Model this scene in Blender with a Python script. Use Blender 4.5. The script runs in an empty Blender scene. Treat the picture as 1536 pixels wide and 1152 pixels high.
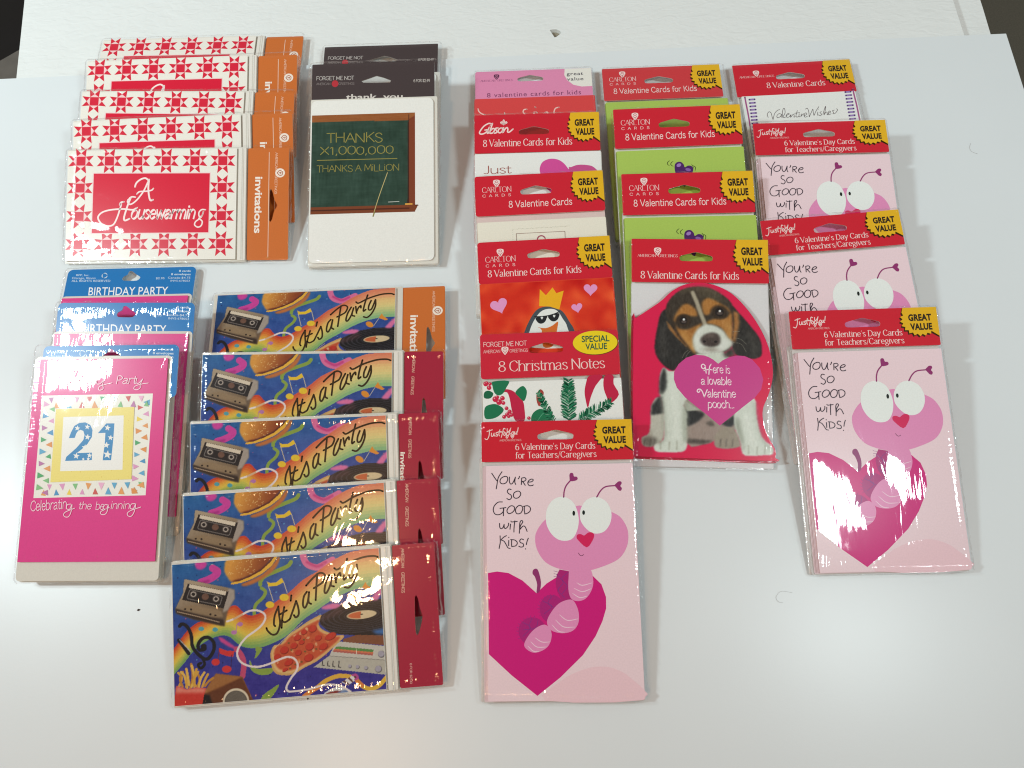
import bpy, math, random
import numpy as np
from mathutils import Matrix, Vector
from mathutils.geometry import tessellate_polygon

random.seed(7)
RNG = np.random.default_rng(11)
scene = bpy.context.scene
COL = scene.collection

# ------------------------------------------------------------------ camera
FPX, PITCH, CAMH, ROLL = 1061.06, 0.3200, 0.51066, -0.0841
_fw = np.array([0, math.sin(PITCH), -math.cos(PITCH)])
_r0 = np.array([1.0, 0, 0])
_u0 = np.cross(_r0, _fw)
_c, _s = math.cos(ROLL), math.sin(ROLL)
RT = _c * _r0 + _s * _u0
UP = -_s * _r0 + _c * _u0
CAMPOS = np.array([0, 0, CAMH])
cam_d = bpy.data.cameras.new('camera')
cam_d.sensor_width = 36.0
cam_d.lens = FPX / 1536 * 36.0
cam_d.clip_start = 0.02
cam_d.clip_end = 50
cam = bpy.data.objects.new('camera', cam_d)
COL.objects.link(cam)
m = Matrix.Identity(4)
for i in range(3):
    m[i][0], m[i][1], m[i][2], m[i][3] = RT[i], UP[i], -_fw[i], CAMPOS[i]
cam.matrix_world = m
scene.camera = cam

# ------------------------------------------------------------------ world, lamps, exposure
world = bpy.data.worlds.new('World')
scene.world = world
world.use_nodes = True
bg = world.node_tree.nodes['Background']
bg.inputs[0].default_value = (1.0, 0.87, 0.80, 1)
bg.inputs[1].default_value = 0.24


def area_lamp(name, loc, target, size, power, color, size_y=None):
    d = bpy.data.lights.new(name, 'AREA')
    d.energy = power
    d.color = color
    d.size = size
    if size_y:
        d.shape = 'RECTANGLE'
        d.size_y = size_y
    else:
        d.shape = 'DISK'
    o = bpy.data.objects.new(name, d)
    COL.objects.link(o)
    o.location = loc
    o.rotation_euler = (Vector(target) - Vector(loc)).to_track_quat('-Z', 'Y').to_euler()
    return o


area_lamp('ceiling_lamp', (0.61, -0.08, 1.0), (0.7, 1.6, 0), 0.17, 5.0, (0.85, 0.985, 1.0))
area_lamp('side_lamp', (-0.98, 0.27, 1.0), (-0.3, 1.6, 0), 0.15, 11.8, (0.83, 0.97, 1.0))
area_lamp('warm_bulb', (-0.35, -0.24, 1.0), (-0.1, 0.1, 0), 0.065, 1.5, (1.0, 0.56, 0.28))
scene.view_settings.view_transform = 'Standard'
scene.view_settings.look = 'None'
scene.view_settings.exposure = 0.27
scene.view_settings.gamma = 1.0
scene.cycles.filter_width = 1.15
scene.cycles.max_bounces = 8
scene.cycles.transparent_max_bounces = 16
scene.cycles.caustics_reflective = False
scene.cycles.caustics_refractive = False


# ------------------------------------------------------------------ colour and material helpers
def lin(c):
    if isinstance(c, str):
        c = c.lstrip('#')
        c = [int(c[i:i + 2], 16) for i in (0, 2, 4)]
    a = np.asarray(c, float) / 255.0
    return np.where(a <= 0.04045, a / 12.92, ((a + 0.055) / 1.055) ** 2.4)


def nodes_of(name):
    mt = bpy.data.materials.new(name)
    mt.use_nodes = True
    nt = mt.node_tree
    nt.nodes.clear()
    out = nt.nodes.new('ShaderNodeOutputMaterial')
    return mt, nt, out


def N(nt, t, **kw):
    n = nt.nodes.new(t)
    for k, v in kw.items():
        if k in ('op', 'operation'):
            n.operation = v
        else:
            setattr(n, k, v)
    return n


def math_node(nt, op, a, b=None, clamp=False):
    n = nt.nodes.new('ShaderNodeMath')
    n.operation = op
    n.use_clamp = clamp
    for i, v in enumerate((a, b)):
        if v is None:
            continue
        if isinstance(v, (int, float)):
            n.inputs[i].default_value = v
        else:
            nt.links.new(v, n.inputs[i])
    return n.outputs[0]


def film_bump(nt, strength=1.0):
    """wrinkles of the clear film: broad sag, diagonal creases, pleats that run off the pack's edges"""
    uv = N(nt, 'ShaderNodeUVMap', uv_map='pack')
    info = N(nt, 'ShaderNodeObjectInfo')
    sep = N(nt, 'ShaderNodeSeparateXYZ')
    nt.links.new(uv.outputs[0], sep.inputs[0])
    off = math_node(nt, 'ADD', math_node(nt, 'MULTIPLY', info.outputs['Random'], 37.0), math_node(nt, 'MULTIPLY', info.outputs['Object Index'], 1.7))
    comb = N(nt, 'ShaderNodeCombineXYZ')
    nt.links.new(sep.outputs[0], comb.inputs[0])
    nt.links.new(sep.outputs[1], comb.inputs[1])
    nt.links.new(off, comb.inputs[2])

    def noise(scale, detail=2.0, sx=1.0, sy=1.0, rot=0.0, dist=0.0):
        mp = N(nt, 'ShaderNodeMapping')
        mp.inputs['Scale'].default_value = (sx, sy, 1)
        mp.inputs['Rotation'].default_value = (0, 0, rot)
        nt.links.new(comb.outputs[0], mp.inputs[0])
        n = N(nt, 'ShaderNodeTexNoise')
        n.inputs['Scale'].default_value = scale
        n.inputs['Detail'].default_value = detail
        n.inputs['Distortion'].default_value = dist
        nt.links.new(mp.outputs[0], n.inputs['Vector'])
        return n.outputs['Fac']

    ax = math_node(nt, 'ABSOLUTE', math_node(nt, 'SUBTRACT', sep.outputs[0], 0.5))
    ay = math_node(nt, 'ABSOLUTE', math_node(nt, 'SUBTRACT', sep.outputs[1], 0.5))

    def ramp(v, lo, hi):
        mr = N(nt, 'ShaderNodeMapRange')
        mr.interpolation_type = 'SMOOTHSTEP'
        mr.inputs[1].default_value, mr.inputs[2].default_value = lo, hi
        nt.links.new(v, mr.inputs[0])
        return mr.outputs[0]
    ex = ramp(ax, 0.445, 0.50)
    ey = ramp(ay, 0.42, 0.50)
    pl_y = noise(1.0, 2.0, 4.0, 62.0)          # pleats crossing the left and right edges
    pl_x = noise(1.0, 2.0, 52.0, 4.0)          # pleats crossing the top and bottom edges
    pleat = math_node(nt, 'ADD', math_node(nt, 'MULTIPLY', pl_y, ex), math_node(nt, 'MULTIPLY', pl_x, ey))
    broad = noise(2.2, 1.0)
    mid = noise(1.0, 2.5, 9.0, 4.0, 0.7, 0.8)
    creasemask = ramp(noise(2.6, 1.0, 1.0, 1.0, 0.3), 0.54, 0.74)
    crease = math_node(nt, 'MULTIPLY', noise(1.0, 2.0, 40.0, 5.0, 0.95, 0.6), creasemask)
    h = math_node(nt, "MULTIPLY", pleat, 0.32)
    h = math_node(nt, 'ADD', h, math_node(nt, 'MULTIPLY', broad, 1.0))
    h = math_node(nt, 'ADD', h, math_node(nt, 'MULTIPLY', mid, 0.10))
    h = math_node(nt, 'ADD', h, math_node(nt, 'MULTIPLY', crease, 0.17))
    rx, ry = ramp(ax, 0.452, 0.505), ramp(ay, 0.470, 0.505)   # the film rolls over the rim
    roll = math_node(nt, 'ADD', math_node(nt, 'MULTIPLY', math_node(nt, 'MULTIPLY', rx, rx), math_node(nt, 'ADD', pl_y, 0.25)),
                     math_node(nt, 'MULTIPLY', math_node(nt, 'MULTIPLY', ry, ry), math_node(nt, 'ADD', pl_x, 0.25)))
    h = math_node(nt, 'SUBTRACT', h, math_node(nt, 'MULTIPLY', roll, 0.42))
    b = N(nt, 'ShaderNodeBump')
    b.inputs['Strength'].default_value = strength
    b.inputs['Distance'].default_value = 0.0030
    nt.links.new(h, b.inputs['Height'])
    return b.outputs[0]


def print_material():
    mt, nt, out = nodes_of('printed_card_under_film')
    p = N(nt, 'ShaderNodeBsdfPrincipled')
    at = N(nt, 'ShaderNodeAttribute', attribute_name='Col')
    tc = N(nt, 'ShaderNodeTexCoord')
    ns = N(nt, 'ShaderNodeTexNoise')
    ns.inputs['Scale'].default_value = 900
    ns.inputs['Detail'].default_value = 3
    nt.links.new(tc.outputs['Object'], ns.inputs['Vector'])
    mr = N(nt, 'ShaderNodeMapRange')
    mr.inputs[3].default_value, mr.inputs[4].default_value = 0.90, 1.06
    nt.links.new(ns.outputs['Fac'], mr.inputs[0])
    mx = N(nt, 'ShaderNodeVectorMath', operation='SCALE')
    nt.links.new(at.outputs['Color'], mx.inputs[0])
    nt.links.new(mr.outputs[0], mx.inputs['Scale'])
    nt.links.new(mx.outputs[0], p.inputs['Base Color'])
    p.inputs['Roughness'].default_value = 0.26
    p.inputs['Specular IOR Level'].default_value = 0.15
    p.inputs['Coat Weight'].default_value = 1.0
    p.inputs['Coat Roughness'].default_value = 0.035
    p.inputs['Coat IOR'].default_value = 1.45
    nt.links.new(film_bump(nt), p.inputs['Coat Normal'])
    nt.links.new(p.outputs[0], out.inputs[0])
    return mt


def film_material():
    mt, nt, out = nodes_of('clear_shrink_film')
    tr = N(nt, 'ShaderNodeBsdfTransparent')
    gl = N(nt, 'ShaderNodeBsdfGlossy')
    gl.inputs['Roughness'].default_value = 0.09
    gl.inputs['Color'].default_value = (1, 1, 1, 1)
    tc = N(nt, 'ShaderNodeTexCoord')
    ns = N(nt, 'ShaderNodeTexNoise')
    ns.inputs['Scale'].default_value = 420
    ns.inputs['Detail'].default_value = 3
    nt.links.new(tc.outputs['Object'], ns.inputs['Vector'])
    b = N(nt, 'ShaderNodeBump')
    b.inputs['Strength'].default_value = 0.9
    b.inputs['Distance'].default_value = 0.0012
    nt.links.new(ns.outputs['Fac'], b.inputs['Height'])
    nt.links.new(b.outputs[0], gl.inputs['Normal'])
    fr = N(nt, 'ShaderNodeLayerWeight')
    fr.inputs[0].default_value = 0.25
    fac = math_node(nt, 'ADD', math_node(nt, 'MULTIPLY', fr.outputs['Fresnel'], 0.28), 0.015, True)
    mx = N(nt, 'ShaderNodeMixShader')
    nt.links.new(fac, mx.inputs[0])
    nt.links.new(tr.outputs[0], mx.inputs[1])
    nt.links.new(gl.outputs[0], mx.inputs[2])
    nt.links.new(mx.outputs[0], out.inputs[0])
    return mt


def plain_material(name, color, rough=0.6, spec=0.3, nscale=40, namp=0.08, bump=0.0, bscale=100, bdist=0.001, stretch=None, detail=4):
    mt, nt, out = nodes_of(name)
    p = N(nt, 'ShaderNodeBsdfPrincipled')
    tc = N(nt, 'ShaderNodeTexCoord')
    ns = N(nt, 'ShaderNodeTexNoise')
    ns.inputs['Scale'].default_value = nscale
    ns.inputs['Detail'].default_value = 4
    nt.links.new(tc.outputs['Object'], ns.inputs['Vector'])
    cr = N(nt, 'ShaderNodeMix', data_type='RGBA')
    a = lin(color)
    cr.inputs[6].default_value = (*(a * (1 - namp)), 1)
    cr.inputs[7].default_value = (*np.minimum(a * (1 + namp), 1), 1)
    nt.links.new(ns.outputs['Fac'], cr.inputs[0])
    nt.links.new(cr.outputs[2], p.inputs['Base Color'])
    p.inputs['Roughness'].default_value = rough
    p.inputs['Specular IOR Level'].default_value = spec
    if bump:
        n2 = N(nt, 'ShaderNodeTexNoise')
        n2.inputs['Scale'].default_value = bscale
        n2.inputs['Detail'].default_value = detail
        n2.inputs['Distortion'].default_value = 1.2
        mp = N(nt, 'ShaderNodeMapping')
        if stretch:
            mp.inputs['Scale'].default_value = stretch
        nt.links.new(tc.outputs['Object'], mp.inputs[0])
        nt.links.new(mp.outputs[0], n2.inputs['Vector'])
        b = N(nt, 'ShaderNodeBump')
        b.inputs['Strength'].default_value = bump
        b.inputs['Distance'].default_value = bdist
        nt.links.new(n2.outputs['Fac'], b.inputs['Height'])
        nt.links.new(b.outputs[0], p.inputs['Normal'])
    nt.links.new(p.outputs[0], out.inputs[0])
    return mt


M_PRINT = print_material()
M_FILM = film_material()


# ------------------------------------------------------------------ 2-D maths
def homography(src, dst):
    A = []
    for (x, y), (u, v) in zip(src, dst):
        A.append([x, y, 1, 0, 0, 0, -u * x, -u * y, -u])
        A.append([0, 0, 0, x, y, 1, -v * x, -v * y, -v])
    h = np.linalg.svd(np.array(A, float))[2][-1].reshape(3, 3)
    return h / h[2, 2]


def happly(h, p):
    p = np.asarray(p, float)
    q = np.concatenate([p, np.ones(p.shape[:-1] + (1,))], -1) @ h.T
    return q[..., :2] / q[..., 2:3]


def pts(s, fn=None):
    """'x,y x,y ...' -> array"""
    if isinstance(s, str):
        s = [tuple(float(v) for v in q.split(',')) for q in s.split()]
    a = np.array(s, float)
    return fn(a) if fn else a


def crop(x0, y0, s):
    return lambda a: np.asarray(a, float) / s + np.array([x0, y0])


def smooth(p, n=6, closed=False):
    p = np.asarray(p, float)
    if len(p) < 3:
        return p
    out = []
    L = len(p)
    rng = range(L if closed else L - 1)
    for i in rng:
        if closed:
            a, b, c, d = p[(i - 1) % L], p[i], p[(i + 1) % L], p[(i + 2) % L]
        else:
            b, c = p[i], p[i + 1]
            a = p[i - 1] if i > 0 else 2 * b - c
            d = p[i + 2] if i + 2 < L else 2 * c - b
        for t in np.linspace(0, 1, n, endpoint=False):
            out.append(0.5 * (2 * b + (c - a) * t + (2 * a - 5 * b + 4 * c - d) * t * t + (3 * b - a - 3 * c + d) * t ** 3))
    if not closed:
        out.append(p[-1])
    return np.array(out)


def ribbon(p, w):
    """polyline + width (number or array) -> verts, quads"""
    p = np.asarray(p, float)
    t = np.gradient(p, axis=0)
    t /= np.maximum(np.linalg.norm(t, axis=1, keepdims=True), 1e-9)
    nrm = np.stack([-t[:, 1], t[:, 0]], 1)
    w = np.broadcast_to(np.asarray(w, float), (len(p),))[:, None] * 0.5
    a, b = p + nrm * w, p - nrm * w
    v = np.empty((2 * len(p), 2))
    v[0::2], v[1::2] = a, b
    f = [(2 * i, 2 * i + 1, 2 * i + 3, 2 * i + 2) for i in range(len(p) - 1)]
    return v, f


def ellipse(cx, cy, rx, ry, rot=0.0, n=28):
    a = np.linspace(0, 2 * math.pi, n, endpoint=False)
    x, y = rx * np.cos(a), ry * np.sin(a)
    c, s = math.cos(rot), math.sin(rot)
    return np.stack([cx + c * x - s * y, cy + s * x + c * y], 1)


def heart_pts(cx, cy, w, h, rot=0.0, n=40):
    a = np.linspace(0, 2 * math.pi, n, endpoint=False)
    x = 16 * np.sin(a) ** 3 / 32.0 * w
    y = (13 * np.cos(a) - 5 * np.cos(2 * a) - 2 * np.cos(3 * a) - np.cos(4 * a) + 2.5) / 29.0 * h
    c, s = math.cos(rot), math.sin(rot)
    return np.stack([cx + c * x - s * y, cy + s * x + c * y], 1)


def rrect(x0, y0, x1, y1, r, n=4):
    if r <= 0:
        return np.array([(x0, y0), (x1, y0), (x1, y1), (x0, y1)], float)
    out = []
    for cx, cy, a0 in ((x1 - r, y1 - r, 0), (x0 + r, y1 - r, 90), (x0 + r, y0 + r, 180), (x1 - r, y0 + r, 270)):
        for k in range(n + 1):
            a = math.radians(a0 + 90 * k / n)
            out.append((cx + r * math.cos(a), cy + r * math.sin(a)))
    return np.array(out)


# ------------------------------------------------------------------ pen-stroke lettering (cap height 7, x height 4.8)
GL = {
    'A': (5.5, "0,0 2.7,7 5.4,0|1,2.5 4.4,2.5"), 'B': (5.2, ".6,0 .6,7|~.6,7 2.8,7 4.1,5.4 3,3.8 .6,3.7|~.6,3.7 3.2,3.7 4.7,1.9 3.2,0 .6,0"),
    'C': (5.9, "~5.4,5.4 4.4,6.7 3,7 1,5.8 .4,3.5 1,1.2 3,0 4.6,.4 5.5,1.6"), 'D': (6.0, ".6,0 .6,7|~.6,7 2.6,7 4.8,5.8 5.5,3.5 4.8,1.2 2.6,0 .6,0"),
    'E': (4.8, ".6,0 .6,7|.6,7 4.3,7|.6,3.7 3.7,3.7|.6,0 4.5,0"), 'F': (4.6, ".6,0 .6,7|.6,7 4.3,7|.6,3.7 3.7,3.7"),
    'G': (6.1, "~5.4,5.6 4.4,6.7 3,7 1,5.8 .4,3.5 1,1.2 3,0 4.6,.4 5.5,1.2|5.5,1 5.5,3.2|3.7,3.2 5.7,3.2"), 'H': (6.0, ".6,0 .6,7|5.2,0 5.2,7|.6,3.7 5.2,3.7"),
    'I': (1.9, ".9,0 .9,7"), 'J': (3.6, "~2.8,7 2.8,1.6 1.8,.1 .4,.6"), 'K': (5.4, ".6,0 .6,7|4.8,7 .7,3.1|1.8,4 5,0"), 'L': (4.5, ".6,0 .6,7|.6,0 4.3,0"),
    'M': (7.0, ".5,0 .9,7 3.5,1 6.1,7 6.5,0"), 'N': (6.2, ".6,0 .6,7 5.4,0 5.4,7"), 'O': (6.4, "~3.2,7 1,5.8 .4,3.5 1,1.2 3.2,0 5.4,1.2 6,3.5 5.4,5.8 3.2,7"),
    'P': (4.9, ".6,0 .6,7|~.6,7 2.8,7 4.4,5.2 3,3.4 .6,3.4"), 'R': (5.3, ".6,0 .6,7|~.6,7 2.8,7 4.3,5.3 3,3.6 .6,3.6|2.4,3.6 5,0"),
    'S': (4.8, "~4.2,5.7 3.4,6.8 2.1,7 .7,6 .9,4.5 2.5,3.6 4.2,2.6 4.3,1.1 3,0 1.5,.1 .4,1.4"), 'T': (5.0, "2.5,0 2.5,7|.2,7 4.8,7"),
    'U': (6.0, "~.6,7 .6,2.4 1.4,.5 3,0 4.6,.5 5.3,2.4 5.3,7"), 'V': (5.4, "0,7 2.7,0 5.4,7"), 'W': (8.0, "0,7 2,0 4,6 6,0 8,7"), 'X': (5.2, ".2,7 5,0|.2,0 5,7"),
    'Y': (5.2, "0,7 2.6,3.4 5.2,7|2.6,3.4 2.6,0"),
    'a': (4.6, "~.7,4 1.8,4.8 3.2,4.5 3.6,3.4 3.6,.6 4.4,.1|~3.6,2.9 1.8,2.5 .5,1.5 .9,.2 2.1,.1 3.6,1.1"), 'b': (4.9, ".6,7 .6,0|~.6,3.6 1.6,4.7 3.1,4.7 4.4,3.3 4.3,1.4 3,.1 1.6,.1 .6,.9"),
    'c': (4.2, "~3.8,3.9 2.7,4.8 1.2,4.3 .4,2.4 1.2,.5 2.5,0 3.8,.9"), 'd': (5.0, "4.2,7 4.2,0|~4.2,3.7 3.2,4.8 1.5,4.6 .4,3 .5,1.2 1.6,.1 3,.1 4.2,1.1"),
    'e': (4.4, "~.5,2.5 3.9,2.7 3.5,4.2 2.3,4.8 1,4.2 .4,2.4 1.1,.5 2.5,0 3.9,.9"), 'f': (3.0, "~3.4,6.4 2.6,7 1.6,6.6 1.3,5.4 1.3,0|.2,4.6 2.8,4.6"),
    'g': (4.8, "~4.1,4.5 2.4,4.8 .8,4 .6,2.4 2,1.4 3.6,2 4,3.4 3,4.7|~2,1.4 1,.6 2.4,.2 4,-.2 4.2,-1.5 2.6,-2.2 .8,-1.8 .6,-.7 1.6,.2"),
    'h': (4.9, ".6,7 .6,0|~.6,3.4 1.8,4.7 3.3,4.7 4.2,3.4 4.2,0"), 'i': (1.9, ".9,4.8 .9,0|.75,6.5 1.1,6.6"), 'j': (2.0, "~1.2,4.8 1.2,-1 .2,-2|1,6.5 1.4,6.6"),
    'k': (4.6, ".6,7 .6,0|4,4.8 .7,2|1.7,2.8 4.3,0"), 'l': (1.8, ".9,7 .9,0"), 'm': (7.2, ".6,4.8 .6,0|~.6,3.4 1.6,4.7 2.9,4.7 3.6,3.4 3.6,0|~3.6,3.4 4.6,4.7 5.9,4.7 6.6,3.4 6.6,0"),
    'n': (4.9, ".6,4.8 .6,0|~.6,3.4 1.8,4.7 3.3,4.7 4.2,3.4 4.2,0"), 'o': (4.7, "~2.35,4.8 .9,4.1 .4,2.4 .9,.7 2.35,0 3.8,.7 4.3,2.4 3.8,4.1 2.35,4.8"),
    'p': (4.9, ".6,4.8 .6,-2.2|~.6,3.6 1.6,4.7 3.1,4.7 4.4,3.3 4.3,1.4 3,.1 1.6,.1 .6,.9"), 'r': (3.5, ".6,4.8 .6,0|~.6,3 1.4,4.3 2.4,4.8 3.3,4.4"),
    's': (3.7, "~3.2,4 2.4,4.8 1,4.6 .6,3.6 1.8,2.6 3.2,1.7 3.1,.5 1.8,0 .4,.8"), 't': (3.0, "~1.3,6.3 1.3,1.1 1.9,.1 2.9,.5|.2,4.6 2.8,4.6"),
    'u': (4.9, "~.6,4.8 .6,1.4 1.4,.1 2.8,.1 4.2,1.4|4.2,4.8 4.2,0"), 'v': (4.3, ".2,4.8 2.15,0 4.1,4.8"), 'w': (6.4, ".2,4.8 1.7,0 3.2,4.4 4.7,0 6.2,4.8"),
    'x': (4.2, ".3,4.8 3.9,0|.3,0 3.9,4.8"), 'y': (4.4, ".2,4.8 2.2,.2|~4.2,4.8 2.2,.2 1.4,-1.7 .2,-2"), 'z': (4, ".4,4.8 3.7,4.8 .4,0 3.8,0"),
    '0': (5.0, "~2.5,7 .9,5.8 .5,3.5 .9,1.2 2.5,0 4.1,1.2 4.5,3.5 4.1,5.8 2.5,7"), '1': (3.2, ".6,5.8 1.9,7 1.9,0"), '2': (4.8, "~.6,5.4 1.6,6.9 3.2,6.9 4.2,5.4 3.2,3.2 .5,0|.5,0 4.5,0"),
    '4': (5, "3.4,0 3.4,7 .4,2.2 4.6,2.2"), '6': (4.8, "~4,6.4 2.4,6.6 .9,4.8 .5,2.4 1.2,.5 2.6,0 4.2,1 4.2,3 2.8,4.2 1.2,3.6 .6,2.4"),
    '7': (4.6, ".4,7 4.4,7 1.6,0"), '8': (4.8, "~2.4,7 .9,6.2 1,4.6 2.4,3.8 4.2,2.6 4.2,.9 2.4,0 .6,.9 .6,2.6 2.4,3.8 3.8,4.7 3.9,6.2 2.4,7"),
    '9': (4.8, "~4.2,4.6 3.6,3 2.2,2.7 .7,4 .7,5.9 2.2,7 3.8,6.3 4.3,4.4 3.6,1.6 2,0"), '5': (4.8, "4,7 1,7 .8,4|~.8,4 2.6,4.4 4.2,3 4,1 2.4,0 .6,.6"), '3': (4.7, "~.6,6 2,7 3.8,6 3.4,4.2 2,3.7 3.9,3 4.2,1.2 2.2,0 .5,1"),
    "'": (1.6, ".9,7.2 .6,5.4"), '.': (1.6, ".6,.1 1,.1"), ',': (1.6, ".9,.4 .5,-1.2"), '!': (2.2, "1,7 .9,1.9|.8,.1 1.1,.1"), '/': (3.0, "0,-1 3,7.4"), '-': (2.6, ".3,2.4 2.3,2.4"),
    '$': (4.8, "~4.2,5.7 3.4,6.6 2.1,6.7 .8,5.8 .9,4.5 2.5,3.6 4.2,2.6 4.2,1.3 3,.4 1.5,.4 .4,1.5|2.4,7.4 2.4,-.4"), ' ': (2.4, ""),
}


def pen_text(text, style='plain', weight=0.8, slant=0.0, jitter=0.0, track=0.0):
    """-> verts, faces, advance width; cap height is 7 units"""
    V, F = [], []
    x = 0.0
    rnd = random.Random(hash(len(text)) + 5)
    for ch in text:
        adv, g = GL[ch]
        jy = rnd.uniform(-jitter, jitter)
        js = 1 + rnd.uniform(-jitter, jitter) * 0.12
        for st in filter(None, g.split('|')):
            sm = st.startswith('~')
            p = pts(st[1:] if sm else st)
            if sm:
                p = smooth(p, 5)
            elif len(p) >= 2 and style == 'serif':
                pass
            segs = [p]
            if not sm and len(p) > 2:
                segs = [p[i:i + 2] for i in range(len(p) - 1)]
            for q in segs:
                d = np.gradient(q, axis=0) if len(q) > 2 else np.repeat((q[1:] - q[:1]), 2, 0)
                d = d / np.maximum(np.linalg.norm(d, axis=1, keepdims=True), 1e-9)
                if style == 'serif':       # thick stems, thin hairlines
                    diag = (d[:, 0] * d[:, 1] > 0.15)
                    w = weight * (0.34 + 0.66 * np.abs(d[:, 1]) ** 1.5)
                    if not sm:
                        w = np.where(diag, weight * 0.42, w)
                elif style == 'nib':       # broad nib held at 40 degrees
                    w = weight * (0.28 + 0.72 * np.abs(d[:, 0] * math.sin(0.7) + d[:, 1] * math.cos(0.7)))
                else:
                    w = np.full(len(q), weight)
                q2 = q.copy()
                if style != 'serif' and len(q2) >= 2:   # small overlap so joints close
                    q2[0] -= d[0] * weight * 0.3
                    q2[-1] += d[-1] * weight * 0.3
                pieces = [(q2, w)]
                if style == 'serif' and ch.isalpha():
                    for e, dd in ((q[0], d[0]), (q[-1], d[-1])):
                        on = min(abs(e[1] - k) for k in (0, 7, 4.8, -2.2)) < 0.05
                        inner = len(p) > 2 and not sm and not (np.allclose(e, p[0]) or np.allclose(e, p[-1]))
                        if on and abs(dd[1]) > 0.6 and not inner and not (ch in 'a' or (ch in 'CGSce')):
                            pieces.append((np.array([[e[0] - 0.85, e[1]], [e[0] + 0.85, e[1]]]), np.full(2, weight * 0.34)))
                for pq, pw in pieces:
                    pq = pq.copy()
                    pq *= js
                    pq[:, 1] += jy
                    pq[:, 0] += x + slant * pq[:, 1]
                    v, f = ribbon(pq, pw)
                    b = len(V)
                    V += [tuple(r) for r in v]
                    F += [tuple(i + b for i in r) for r in f]
        x += adv + track
    return np.array(V) if V else np.zeros((0, 2)), F, x - track


_bf_cache = {}


def block_text(text, bold=0.0, spacing=1.0):
    key = (text, bold, spacing)
    if key not in _bf_cache:
        cu = bpy.data.curves.new('t', 'FONT')
        cu.body = text
        cu.size = 1.0
        cu.offset = bold
        cu.space_character = spacing
        cu.resolution_u = 3
        ob = bpy.data.objects.new('t', cu)
        COL.objects.link(ob)
        bpy.context.view_layer.update()
        dg = bpy.context.evaluated_depsgraph_get()
        me = bpy.data.meshes.new_from_object(ob.evaluated_get(dg))
        v = np.array([q.co[:2] for q in me.vertices])
        f = [tuple(q.vertices) for q in me.polygons]
        bpy.data.objects.remove(ob)
        bpy.data.curves.remove(cu)
        bpy.data.meshes.remove(me)
        _bf_cache[key] = (v, f)
    return _bf_cache[key]


# ------------------------------------------------------------------ Art: one printed part = one mesh with colour per vertex
DZ = 5e-6


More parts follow.
